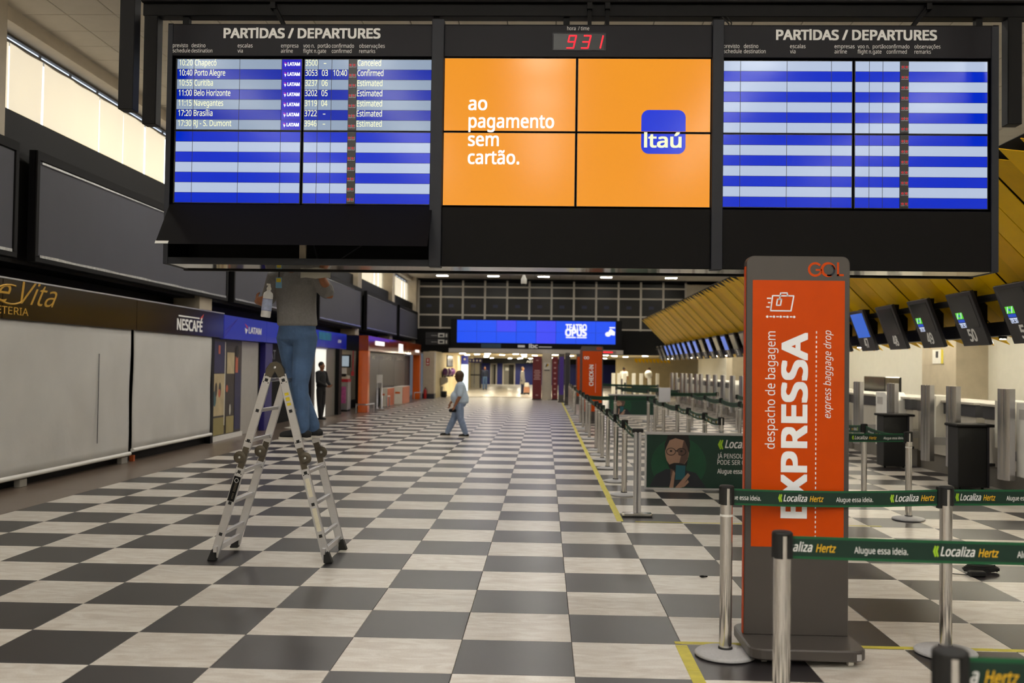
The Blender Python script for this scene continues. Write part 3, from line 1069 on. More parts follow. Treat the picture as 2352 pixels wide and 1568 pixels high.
def blob(name, prims, mat, parent, voxel=.011, it=5, fac=.5):
    mb = MB()
    prim_mesh(mb, prims)
    ob = mb.build(name, mat, parent, local=True)
    r = ob.modifiers.new('r', 'REMESH')
    r.mode = 'VOXEL'
    r.voxel_size = voxel
    r.use_smooth_shade = True
    s_ = ob.modifiers.new('s', 'SMOOTH')
    s_.factor = fac
    s_.iterations = it
    dg = bpy.context.evaluated_depsgraph_get()
    me = bpy.data.meshes.new_from_object(ob.evaluated_get(dg))
    ob.modifiers.clear()
    old = ob.data
    ob.data = me
    bpy.data.meshes.remove(old)
    me.materials.clear()
    me.materials.append(mat)
    return ob
def hand(w, d, palm_n, side, L=.085, curl=.5, grip=None):
    """w wrist, d finger direction, palm_n palm normal, side thumb direction; five fingers of unequal length"""
    w, d, pn, sd = Vector(w), Vector(d).normalized(), Vector(palm_n).normalized(), Vector(side).normalized()
    out = [limb([(*w, .024), (*(w + d * .035), .026), (*(w + d * .075), .024)]),
           limb([(*(w + d * .045 + sd * .022), .019), (*(w + d * .085 + sd * .026), .015)]), limb([(*(w + d * .045 - sd * .022), .019), (*(w + d * .08 - sd * .026), .014)])]
    for k, (o, ln) in enumerate(((.030, .070), (.010, .080), (-.010, .074), (-.029, .058))):
        b = w + d * .088 + sd * o
        m1 = b + (d * (1 - curl * .3) + pn * curl * .6).normalized() * ln * .45
        m2 = m1 + (d * (1 - curl) + pn * curl).normalized() * ln * .32
        m3 = m2 + (d * (1 - curl * 1.7) + pn * curl * 1.2).normalized() * ln * .28
        out.append(limb([(*b, .0095), (*m1, .009), (*m2, .0082), (*m3, .007)]))
    b = w + d * .03 + sd * .03
    m1 = b + (sd * .8 + d * .6 + pn * .3).normalized() * .035
    m2 = m1 + (d * .8 + sd * .3 + pn * curl).normalized() * .032
    out.append(limb([(*b, .014), (*m1, .011), (*m2, .0085)]))
    return out
SKIN = [M('skin_light_brown', (176, 124, 92), 0.55, var=0.08, vscale=20), M('skin_brown', (148, 96, 66), 0.55, var=0.08, vscale=20)]
m_sole = M('shoe_sole', (196, 190, 180), 0.7)
m_eye = M('eye_white', (225, 220, 212), 0.3)
m_lip = M('lips', (136, 74, 64), 0.5)
def person(name, label, loc, rotz, S=1.0, J=None, girth=1.0, tw=0.0, skin=0, shirt=None, pants=None, shoe=None, hair=None, hair_style='short', sleeve='short', hem=0.0, look=0.0, foot_dirs=((0, -1), (0, -1)), vox=.011, long_coat=False, belly=0.0, hands=True):
    t = thing(name, label, 'person', loc, rotz)
    D = dict(hipR=(-.09, 0, .90), hipL=(.09, 0, .90), kneeR=(-.10, -.01, .49), kneeL=(.10, -.01, .49), ankR=(-.10, .02, .085), ankL=(.10, .02, .085),
             shR=(-.19, 0, 1.40), shL=(.19, 0, 1.40), elR=(-.25, .02, 1.12), elL=(.25, .02, 1.12), wrR=(-.25, -.06, .88), wrL=(.25, -.06, .88),
             head=(0, -.015, 1.60), chest=(0, 0, 1.25), pelvis=(0, 0, .96), hdR=(0, -.2, -1), hdL=(0, -.2, -1))
    D.update(J or {})
    D = {k: Vector(v) * (S if not k.startswith('hd') else 1) for k, v in D.items()}
    g = girth * S
    sk = SKIN[skin]
    hd, ch, pv = D['head'], D['chest'], D['pelvis']
    f2 = Vector((math.sin(look), -math.cos(look), 0))        # face direction
    sd = Vector((math.cos(look), math.sin(look), 0))
    body = []
    # head: skull, jaw, nose, ears, neck
    body += [('ell', hd + Vector((0, 0, .015 * S)) - f2 * .008, (.078 * S, .092 * S, .108 * S)), ('ell', hd + f2 * .028 * S + Vector((0, 0, -.062 * S)), (.055 * S, .060 * S, .058 * S)),
             limb([(*(hd + f2 * .088 * S + Vector((0, 0, .012 * S))), .009 * S), (*(hd + f2 * .108 * S + Vector((0, 0, -.022 * S))), .013 * S)])]
    for s_ in (-1, 1):
        body.append(('ell', hd + sd * (.082 * S * s_) + f2 * -.008 * S + Vector((0, 0, -.012 * S)), (.013 * S, .020 * S, .032 * S)))
    nk = (ch * .35 + hd * .65)
    body.append(limb([(*(hd - f2 * .01 + Vector((0, 0, -.07 * S))), .052 * S), (*(nk + Vector((0, 0, -.02 * S))), .055 * S), (*(ch + Vector((0, 0, .13 * S))), .08 * S)]))
    body.append(tors([(*pv, .14 * g, .10 * g, tw), (*((pv + ch) / 2), .13 * g, .095 * g, tw), (*ch, .155 * g, .10 * g, tw), (*(ch + Vector((0, 0, .11 * S))), .15 * g, .08 * g, tw)]))
    for k in 'RL':
        sh, el, wr = D['sh' + k], D['el' + k], D['wr' + k]
        body.append(limb([(*sh, .055 * g), (*((sh + el) / 2), .047 * g), (*el, .040 * g), (*((el * .6 + wr * .4)), .040 * g), (*wr, .027 * S)]))
        hp, kn, an = D['hip' + k], D['knee' + k], D['ank' + k]
        body.append(limb([(*hp, .085 * g), (*kn, .052 * g), (*((kn * .6 + an * .4)), .050 * g), (*an, .036 * S)]))
        if hands:
            dr = D['hd' + k]
            sg = 1 if k == 'L' else -1
            pn = Vector((-sg * .6, -.8, 0))
            pn = pn - dr.normalized() * pn.dot(dr.normalized())
            thumb = dr.cross(pn) * (1 if k == 'L' else -1)
            if thumb.length < .01:
                thumb = Vector((0, -1, 0))
            body += [(p[0], [tuple((Vector(q[:3]) - wr) * S + wr) + (q[3] * S,) for q in p[1]]) for p in hand(wr, dr, pn, -thumb, curl=.45)]
    bo = blob('body', body, sk, t, vox, 4)
    # eyes and mouth
    for s_ in (-1, 1):
        MB().ell(hd + f2 * .080 * S + sd * (.030 * S * s_) + Vector((0, 0, .012 * S)), (.011 * S, .011 * S, .008 * S), 8, 6).build('eye', m_eye, bo, local=True)
        MB().ell(hd + f2 * .087 * S + sd * (.030 * S * s_) + Vector((0, 0, .012 * S)), (.006 * S, .006 * S, .006 * S), 8, 6).build('pupil', m_rubber, bo, local=True)
    MB().ell(hd + f2 * .086 * S + Vector((0, 0, -.058 * S)), (.024 * S * abs(sd.x) + .006, .024 * S * abs(sd.y) + .006, .006 * S), 8, 6).build('mouth', m_lip, bo, local=True)
    # hair
    hp_ = [('ell', hd - f2 * .022 * S + Vector((0, 0, .035 * S)), (.088 * S, .097 * S, .100 * S))]
    if hair_style == 'bob':
        hp_ = [('ell', hd - f2 * .030 * S + Vector((0, 0, .02 * S)), (.118 * S, .122 * S, .128 * S)), ('ell', hd - f2 * .030 * S + Vector((0, 0, -.075 * S)), (.122 * S, .105 * S, .10 * S))]
    elif hair_style == 'long':
        hp_ += [tors([(*(hd - f2 * .055 * S + Vector((0, 0, -.20 * S))), .07 * S, .04 * S, look), (*(hd - f2 * .045 * S + Vector((0, 0, -.06 * S))), .085 * S, .065 * S, look), (*(hd - f2 * .03 * S + Vector((0, 0, .03 * S))), .085 * S, .08 * S, look)])]
    blob('hair', hp_, hair, t, .012, 4)
    # trousers
    tr = [tors([(*(pv + Vector((0, 0, -.10 * S))), .165 * g, .125 * g, tw), (*pv, .172 * g, .130 * g, tw), (*(pv + Vector((0, 0, .07 * S))), .155 * g, .115 * g, tw)])]
    for k in 'RL':
        hp, kn, an = D['hip' + k], D['knee' + k], D['ank' + k]
        mid = (hp + kn) / 2
        lo_ = an + (kn - an) * .04
        tr.append(limb([(*hp, .102 * g), (*mid, .092 * g), (*kn, .073 * g), (*((kn + lo_) / 2), .071 * g), (*lo_, .066 * S)]))
    blob('trousers', tr, pants, t, vox, 4)
    # shirt
    st = [tors([(pv.x, pv.y, pv.z + (.03 + hem) * S, .185 * g, (.14 + belly) * g, tw), (*((pv * .6 + ch * .4)), .18 * g, (.14 + belly) * g, tw), (*((pv * .25 + ch * .75)), .185 * g, (.128 + belly * .5) * g, tw), (ch.x, ch.y, ch.z + .06 * S, .195 * g, .122 * g, tw), (ch.x, ch.y, ch.z + .145 * S, .16 * g, .095 * g, tw), (ch.x, ch.y, ch.z + .19 * S, .085 * g, .07 * g, tw)])]
    for k in 'RL':
        sh, el, wr = D['sh' + k], D['el' + k], D['wr' + k]
        inn = sh * .6 + Vector((ch.x, ch.y, sh.z)) * .4
        if sleeve == 'short':
            e = sh * .25 + el * .75
            st.append(limb([(*inn, .085 * g), (*sh, .082 * g), (*e, .070 * g)]))
        else:
            st.append(limb([(*inn, .08 * g), (*sh, .078 * g), (*el, .060 * g), (*(el * .08 + wr * .92), .046 * g)]))
    if belly > .04:
        st.append(('ell', pv * .55 + ch * .45 + Vector((0, -.115 * S, -.02 * S)), (.17 * g, .12 * g, .17 * S)))
    if long_coat:
        st.append(tors([(pv.x, pv.y, pv.z - .30 * S, .21 * g, .18 * g, tw), (pv.x, pv.y, pv.z, .19 * g, .15 * g, tw), (ch.x, ch.y, ch.z, .19 * g, .13 * g, tw)]))
    blob('shirt', st, shirt, t, vox, 4)
    for k, fd in (('R', foot_dirs[0]), ('L', foot_dirs[1])):
        an = D['ank' + k]
        fz = Vector((fd[0], fd[1], 0)).normalized()
        zb = an.z - .085 * S
        q = [limb([(*(Vector((an.x, an.y, zb + .045 * S)) - fz * .045 * S), .042 * S), (*(Vector((an.x, an.y, zb + .046 * S)) + fz * .06 * S), .043 * S), (*(Vector((an.x, an.y, zb + .036 * S)) + fz * .155 * S), .034 * S)]),
             limb([(an.x, an.y, zb + .05 * S, .044 * S), (an.x, an.y, zb + .10 * S, .046 * S)])]
        so = blob('shoe', q, shoe, t, .010, 3)
        sm = MB()
        pr = []
        sdv = Vector((-fz.y, fz.x, 0))
        for i in range(16):
            a = 2 * math.pi * i / 16
            w_ = .046 if math.cos(a) > 0 else .042
            pr.append(Vector((an.x, an.y, zb + .001)) + fz * (.055 + .142 * math.cos(a)) * S + sdv * w_ * math.sin(a) * S)
        sm.prism(pr, (0, 0, .02 * S)).build('sole', m_sole, so, local=True)
    return t

m_gshirt = M('grey_marl_cotton', (124, 122, 121), 0.9, var=0.12, vscale=60, bump=0.35, bscale=14)
m_jeans = M('blue_denim', (70, 96, 132), 0.85, var=0.22, vscale=9, bump=0.5, bscale=16)
m_blackshoe = M('black_canvas', (20, 20, 21), 0.75)
m_hair = M('dark_hair', (34, 26, 20), 0.6, var=0.3, vscale=60)
MAN = (-2.1, 8.42, 1.0)
person('person', 'person in grey shirt and jeans standing on the ladder, head hidden behind the board', MAN, 0.0, 1.0,
       dict(hipR=(-.13, .04, .88), hipL=(.045, -.03, .88), kneeR=(-.07, .09, .48), kneeL=(.015, -.09, .47), ankR=(.09, .11, .085), ankL=(.045, -.12, .085),
            pelvis=(-.04, 0, .95), chest=(-.055, -.01, 1.25), shR=(-.245, .03, 1.39), shL=(.13, -.02, 1.38), elR=(-.325, .07, 1.17), wrR=(-.345, -.165, 1.17), hdR=(.55, -.80, -.02),
            elL=(.255, -.09, 1.235), wrL=(.165, -.12, 1.44), hdL=(-.35, -.3, .9), head=(-.07, -.05, 1.60)),
       girth=1.0, tw=-.32, skin=1, shirt=m_gshirt, pants=m_jeans, shoe=m_blackshoe, hair=m_hair, look=-.2, foot_dirs=((-1, -.12), (-1, -.05)), vox=.008)
mt = bpy.data.objects['person']
m_skyb = M('badge_blue', (110, 160, 196), 0.4)
bd = MB().box(-.193, -.141, -.158, -.154, 1.285, 1.375).build('badge', m_skyb, mt, local=True)
MB().box(-.187, -.147, -.1592, -.158, 1.335, 1.368).build('badge_photo', m_lyel, bd, local=True)
MB().tube([(-.167, -.156, 1.375), (-.166, -.15, 1.42), (-.13, -.12, 1.50)], .005).tube([(-.167, -.156, 1.375), (-.168, -.15, 1.42), (-.20, -.08, 1.50)], .005).build('lanyard', m_rubber, mt, local=True)
# bottle in his hand
BOT = thing('spray_bottle', 'white plastic cleaning bottle held by the person on the ladder', 'bottle', (-2.345, 8.16, 2.03))
m_plast = M('milky_plastic', (226, 226, 228), 0.4)
MB().lathe([(.036, 0), (.041, .006), (.041, .185), (.036, .205), (.016, .222), (.016, .236)], n=20).build('bottle_body', m_plast, BOT, local=True)
MB().lathe([(.0418, .055), (.0418, .155)], n=20).build('label', M('pale_blue_label', (170, 182, 214), 0.5, var=.2, vscale=40), BOT, local=True)
MB().lathe([(.0421, .055), (.0421, .058)], n=20).lathe([(.0421, .152), (.0421, .155)], n=20).build('label_band', M('blue_print', (50, 62, 140), 0.5), BOT, local=True)
MB().lathe([(.019, .232), (.019, .246), (.011, .262), (.010, .275)], n=14).box(-.022, .006, -.007, .007, .268, .284).build('nozzle', m_white, BOT, local=True)
BOT.rotation_euler = (0, math.radians(6), 0)
# sheet in his other hand
shv, shf = [], []
for i in range(7):
    for j in range(5):
        u, v = i / 6, j / 4
        shv.append((-2.075 + .255 * u, 8.235 + .012 * math.sin(u * 7 + v * 2), 2.37 + .26 * v + .006 * math.sin(u * 9)))
for i in range(6):
    for j in range(4):
        a = i * 5 + j
        shf.append((a, a + 5, a + 6, a + 1))
sh = MB().add(shv, shf, 0, True).build('cloth_sheet', M('pale_cloth', (186, 184, 172), 0.85))
md = sh.modifiers.new('solid', 'SOLIDIFY')
md.thickness = .003
tag(sh, 'pale cloth held up beside the chest of the person on the ladder', 'cloth')

# woman walking across the tiles (profile, facing left)
m_paleblue = M('pale_blue_cotton', (186, 202, 220), 0.9, var=0.08, vscale=20, bump=0.25, bscale=16)
m_bluejean = M('washed_denim', (132, 148, 176), 0.9, var=0.14, vscale=14, bump=0.3, bscale=16)
m_bobhair = M('brown_hair', (66, 44, 22), 0.6, var=0.3, vscale=50)
WOM = (-1.93, 22.64, 0.0)
person('person', 'person in pale blue shirt and jeans walking left across the tiles', WOM, -math.pi / 2, .885,
       dict(hipR=(-.08, -.05, .86), hipL=(.09, -.03, .86), kneeL=(.08, .02, .48), ankL=(.07, .16, .09), kneeR=(-.07, -.16, .49), ankR=(-.06, -.34, .10),
            chest=(0, -.005, 1.22), pelvis=(0, .0, .93), shL=(.2, .02, 1.33), shR=(-.2, -.02, 1.33), elL=(.25, .0, 1.05), wrL=(.25, -.13, .80), elR=(-.25, -.10, 1.06), wrR=(-.24, -.29, .86), head=(0, -.06, 1.585)),
       girth=1.22, tw=0, skin=1, shirt=m_paleblue, pants=m_bluejean, shoe=m_blackshoe, hair=m_bobhair, hair_style='bob', sleeve='short', hem=-.05, belly=.042, foot_dirs=((0, -1), (0, -1)), vox=.012)
pu = MB().box(-2.17, -2.00, 22.40, 22.45, .575, .655).build('clutch_purse', m_black, bevel=.015, bseg=2)
tag(pu, 'small black clutch held by the person in pale blue', 'purse')
# guard in black by the lit doorway
m_guard = M('black_uniform', (26, 25, 27), 0.8)
person('person', 'person in black uniform standing by the lit white doorway', (-6.50, 28.45, 0), math.radians(70), .985,
       dict(elL=(.27, -.04, 1.14), wrL=(.10, -.25, 1.02), hdL=(-.5, -.8, -.1), elR=(-.27, -.04, 1.14), wrR=(-.10, -.25, 1.0), hdR=(.5, -.8, -.1), ankL=(.09, .05, .085), ankR=(-.10, -.06, .085)),
       girth=.95, skin=1, shirt=m_guard, pants=m_guard, shoe=m_blackshoe, hair=m_hair, sleeve='long', vox=.014)
# far pair
person('person', 'distant person in grey coat with a suitcase near the red banner', (-1.28, 57.4, 0), math.radians(75), .94, dict(wrL=(.27, -.10, .80)), girth=.9, skin=0,
       shirt=M('grey_wool', (128, 124, 118), 0.9), pants=M('dark_denim', (44, 54, 84), 0.9), shoe=m_blackshoe, hair=m_bobhair, hair_style='long', sleeve='long', long_coat=True, vox=.016, hands=False)
su = thing('suitcase', 'brown suitcase with a pale bag on it beside the distant person in grey', 'suitcase', (-1.02, 57.1, 0))
m_tan = M('tan_fabric', (186, 132, 104), 0.7)
MB().box(-.17, .17, -.11, .11, .05, .45).build('shell', m_tan, su, local=True, bevel=.03, bseg=2)
MB().box(-.17, .17, -.112, .112, .04, .13).build('lower_band', m_rubber, su, local=True, bevel=.01)
MB().tube([(-.09, .08, .45), (-.09, .08, .78), (.09, .08, .78), (.09, .08, .45)], .012).build('handle', m_rubber, su, local=True)
for sx in (-.13, .13):
    MB().tube([(sx, -.09, .03), (sx, .09, .03)], .03, 10).build('wheel', m_rubber, su, local=True)
MB().box(-.13, .13, -.07, .05, .451, .70).build('top_bag', m_offwhite, su, local=True, bevel=.03, bseg=2)
person('person', 'distant person in dark jacket and jeans by the corridor door', (-4.05, 66.8, 0), math.radians(20), .93, dict(ankL=(.13, .1, .085), ankR=(-.12, -.1, .085)), girth=.95, skin=1,
       shirt=M('navy_jacket', (24, 30, 48), 0.85), pants=m_jeans, shoe=m_blackshoe, hair=m_hair, sleeve='long', vox=.016, hands=False)
person('person', 'distant person in white shirt at the far check-in queue', (5.0, 62.0, 0), math.radians(160), .97, {}, girth=.95, skin=1,
       shirt=m_white, pants=M('navy_trousers', (36, 36, 70), 0.85), shoe=m_blackshoe, hair=m_hair, vox=.018, hands=False)
person('person', 'distant person in pale shirt behind the far counters', (7.0, 66.0, 0), math.radians(-60), .97, {}, girth=.95, skin=0,
       shirt=M('pale_shirt', (176, 190, 200), 0.85), pants=M('dark_trousers', (40, 40, 44), 0.85), shoe=m_blackshoe, hair=m_hair, vox=.018, hands=False)
# ================================================================== QUEUE POSTS
m_disc = M('cast_grey_base', (176, 176, 178), 0.5, var=0.1, vscale=80)
def make_post():
    t = thing('queue_post', 'chrome queue post', 'queue post', (0, 0, 0))
    MB().lathe([(.172, .006), (.176, .016), (.168, .024), (.12, .034), (.05, .042), (.044, .042)], n=36).build('base', m_disc, t, local=True)
    MB().lathe([(.16, 0), (.168, .006)], n=36).build('base_ring', m_rubber, t, local=True)
    MB().lathe([(.0355, .04), (.0355, .965)], n=24).build('post', m_chrome, t, local=True)
    MB().lathe([(.042, .036), (.040, .052), (.036, .052)], n=24).build('collar', m_rubber, t, local=True)
    hd = MB().lathe([(.036, .962), (.043, .964), (.043, .972), (.036, .978), (.02, .980)], n=24).build('cap', m_rubber, t, local=True)
    for k in range(4):
        a0 = math.radians(45 + 90 * k - 27)
        a1 = math.radians(45 + 90 * k + 27)
        s_ = MB()
        vi, vo = [], []
        n = 5
        for i in range(n + 1):
            a = a0 + (a1 - a0) * i / n
            vi.append((.0345 * math.cos(a), .0345 * math.sin(a)))
            vo.append((.0432 * math.cos(a), .0432 * math.sin(a)))
        ring = vo + vi[::-1]
        s_.prism([(x, y, .868) for x, y in ring], (0, 0, .098))
        s_.build('belt_slot', m_rubber, t, local=True)
    return t
POST = make_post()
post_used = [False]
def post(x, y, label, group='chrome queue posts', rot=0.0):
    if not post_used[0]:
        post_used[0] = True
        POST.location = (x, y, 0)
        POST.rotation_euler = (0, 0, rot)
        return tag(POST, label, 'queue post', group)
    # copy only the parts common to every post, not belts
    r = POST.copy()
    COL.objects.link(r)
    r.location = (x, y, 0)
    r.rotation_euler = (0, 0, rot)
    tag(r, label, 'queue post', group)
    for ch in POST.children:
        if ch.name.startswith('belt') and not ch.name.startswith('belt_slot'):
            continue
        c = ch.copy()
        COL.objects.link(c)
        c.parent = r
    return r
UNIT = .67
def belt(owner, p, q, side=1, phase=0.0, sag=.012, text=True, clip=True):
    """woven belt pulled from the owner post at p to q; print on the side given"""
    p, q = Vector((p[0], p[1], .912)), Vector((q[0], q[1], .912))
    d = (q - p)
    L = d.length
    d.normalize()
    nrm = Vector((d.y, -d.x, 0)) * side
    r0 = .04
    p = p + d * r0
    L -= 2 * r0
    def pos(s_, h_, off=0.0):
        u = max(0, min(1, s_ / L))
        return p + d * s_ + Vector((0, 0, h_ - sag * 4 * u * (1 - u))) + nrm * off
    n = max(2, int(L / .25))
    b = MB()
    for lo, hi, mi in ((-.047, -.036, 1), (-.036, .036, 0), (.036, .047, 1)):
        for i in range(n):
            s0, s1 = L * i / n, L * (i + 1) / n
            b.add([pos(s0, lo, .001), pos(s1, lo, .001), pos(s1, hi, .001), pos(s0, hi, .001), pos(s0, lo, -.001), pos(s1, lo, -.001), pos(s1, hi, -.001), pos(s0, hi, -.001)],
                  [(0, 1, 2, 3), (7, 6, 5, 4), (3, 2, 6, 7), (4, 5, 1, 0)], mi)
    off = ROOT_LOC(owner)
    rz = -owner.rotation_euler.z
    rm = Matrix.Rotation(rz, 3, 'Z')
    b.v = [tuple(rm @ (Vector(v) - off)) for v in b.v]
    bo = b.build('belt', [m_green, m_green_lt], owner, local=True)
    if text:
        tx = MB()
        k0 = -2
        rev = side * 1
        while k0 * UNIT < L + UNIT:
            base = k0 * UNIT + phase
            k0 += 1
            for body, x, w, sz, bold, sh, mi in (('Localiza', .031, .142, .052, .012, .28, 0), ('Hertz', .187, .083, .045, .012, .28, 1), ('Alugue essa ideia.', .346, .221, .036, .004, 0, 0)):
                a = base + x
                if a + w < .01 or a > L - .01:
                    continue
                vs, fs = text_poly(body, bold, sh, 1.0)
                x0 = min(v[0] for v in vs)
                x1 = max(v[0] for v in vs)
                sc_ = w / (x1 - x0)
                pts = []
                for v in vs:
                    s_ = a + (v[0] - x0) * sc_
                    pts.append((s_, v[1] * sz * .72 / _CAP[0] - .016, .0022 + v[2]))
                keep = [f for f in fs if all(.004 < pts[i][0] < L - .004 for i in f)]
                if keep:
                    tx.add([pos(*q_) for q_ in pts], keep, mi)
            # chevron emblem
            for j in (0, .010):
                a = base + j
                if .02 < a < L - .05:
                    for dz in (1, -1):
                        tx.add([pos(a + .008, .024 * dz + .002, .0022), pos(a + .014, .020 * dz + .002, .0022), pos(a + .009, .002, .0022), pos(a, .002, .0022)], [(0, 1, 2, 3) if dz < 0 else (3, 2, 1, 0)], 2)
        if tx.v:
            tx.v = [tuple(rm @ (Vector(v) - off)) for v in tx.v]
            tx.build('belt_print', [m_white_txt, m_gold, m_lime], bo, local=True)
    # clip at the far end
    e = pos(L, 0)
    cl = MB().obox(e - d * .004, d * .010, nrm * .014, (0, 0, .062))
    cl.v = [tuple(rm @ (Vector(v) - off)) for v in cl.v]
    cl.build('belt_clip', m_rubber, owner, local=True)
    return bo
# foreground
A, B, C, Dn = (1.062, 5.74), (2.37, 5.88), (1.0, 4.15), (.995, 2.44)
pA = post(*A, 'chrome queue post left of the tall orange sign', rot=.2)
pB = post(*B, 'chrome queue post right of the tall orange sign with a belt on both sides', rot=.1)
pC = post(*C, 'chrome queue post standing in front of the tall orange sign', rot=.15)
pD = post(*Dn, 'blurred nearest queue post at the lower right edge of the view', rot=0)
belt(pB, A, B, 1, -.405)
belt(pB, B, (4.6, 6.45), 1, .022)
pE = post(4.6, 6.45, 'chrome queue post holding the far end of the belt beyond the right edge', rot=.1)
belt(pC, C, (3.6, 4.18), 1, -.088)
pF = post(3.6, 4.18, 'chrome queue post holding the middle belt beyond the right edge', rot=.1)
belt(pD, Dn, (3.2, 2.5), 1, -.145)
pG = post(3.2, 2.5, 'chrome queue post holding the nearest belt beyond the right edge', rot=.1)
# a scrap of clear tape on the first post
MB().lathe([(.0364, .80), (.0366, .812)], A + (0,), 20).build('tape_scrap', m_white, pA)
# twin-channel aluminium post beside the photo banner
tw = thing('queue_post', 'aluminium post with a rectangular polished foot beside the photo banner', 'queue post', (1.045, 10.98, 0), group='chrome queue posts')
MB().prism([(x, y, .012) for x, y in [(-.165, -.055), (-.15, -.075), (.15, -.075), (.165, -.055), (.165, .055), (.15, .075), (-.15, .075), (-.165, .055)]], (0, 0, .03)).build('foot', m_chrome, tw, local=True, bevel=.006)
MB().prism([(-.16, -.07, 0), (.16, -.07, 0), (.16, .07, 0), (-.16, .07, 0)], (0, 0, .0125)).build('foot_pad', m_rubber, tw, local=True)
sp = MB()
for s_ in (-1, 1):
    sp.box(.006 * s_ - (.034 if s_ < 0 else 0), .006 * s_ + (.034 if s_ > 0 else 0), -.03, .03, .042, .95)
sp.box(-.006, .006, -.02, .02, .042, .95)
sp.build('post', m_alu, tw, local=True, bevel=.006)
MB().box(-.062, .062, -.035, .035, .93, .975).build('cap', m_rubber, tw, local=True, bevel=.012)
# row along the tape
rowY = [12.75, 14.25, 16.05, 17.55, 18.5, 19.6, 22.6, 24.2, 26.3, 28.4, 33.2, 36.0, 38.6, 41.2, 43.6, 46.4]
prev, prevp = tw, (1.045, 10.98)
for i, y in enumerate(rowY):
    x = 1.045
    p_ = post(x, y, 'chrome queue post on the yellow tape line, %s behind the rectangular-foot post' % ORD[i], rot=.1 * (i % 3))
    if y < 34:
        belt(p_, prevp, (x, y), -1, 0.1 * i, sag=.03, text=y < 20)
    prev, prevp = p_, (x, y)
# middle row
rowM = [13.8, 15.2, 16.9, 18.3, 20.4, 22.0, 23.4]
prevp = None
for i, y in enumerate(rowM):
    x = 2.47
    p_ = post(x, y, 'chrome queue post in the middle queue lane, %s from the photo banner' % ORD[i], rot=.1)
    if prevp:
        belt(p_, prevp, (x, y), -1, .1 * i, sag=.03, text=y < 20)
    prevp = (x, y)
p_ = post(1.7, 23.6, 'chrome queue post between the taped row and the middle lane at the far banner')
belt(p_, (2.47, 23.4), (1.7, 23.6), -1, 0, text=False)
belt(p_, (1.7, 23.6), (1.045, 24.2), -1, 0, text=False)
# right row
rowR = [11.12, 12.65, 14.6, 16.6, 18.6, 20.6, 22.8, 25.0, 27.2]
prevp = None
for i, y in enumerate(rowR):
    x = 4.07
    p_ = post(x, y, 'chrome queue post in the lane nearest the desks, %s from the front' % ORD[i], rot=.05)
    if prevp:
        belt(p_, prevp, (x, y), -1, .1 * i, sag=.04, text=y < 18)
    else:
        belt(p_, (2.55, 11.18), (x, y), 1, .19)
        post(2.55, 11.18, 'chrome queue post hidden behind the tall orange sign')
    prevp = (x, y)
extra = [(5.1, 24.0), (5.1, 26.2), (5.0, 28.6), (3.2, 28.0), (3.2, 30.4), (2.6, 33.0), (2.6, 35.5), (4.2, 31), (4.2, 33.5), (3.4, 38), (4.6, 40), (2.4, 42), (3.6, 44)]
for i, (x, y) in enumerate(extra):
    p_ = post(x, y, 'distant chrome queue post among the far check-in lanes', 'distant queue posts')
    if i % 2 == 1:
        belt(p_, extra[i - 1], (x, y), -1, 0, text=False)
# white notice on a post
nt_ = thing('notice_holder', 'pale square notice clipped on a middle-lane queue post', 'notice', (2.47, 20.32, .98))
MB().box(-.12, .12, -.06, -.045, -.03, .27).build('notice_board', M('pale_notice', (206, 206, 212), 0.5), nt_, local=True, bevel=.005)
MB().box(-.03, .03, -.05, .03, -.002, .03).build('notice_clip', m_rubber, nt_, local=True)

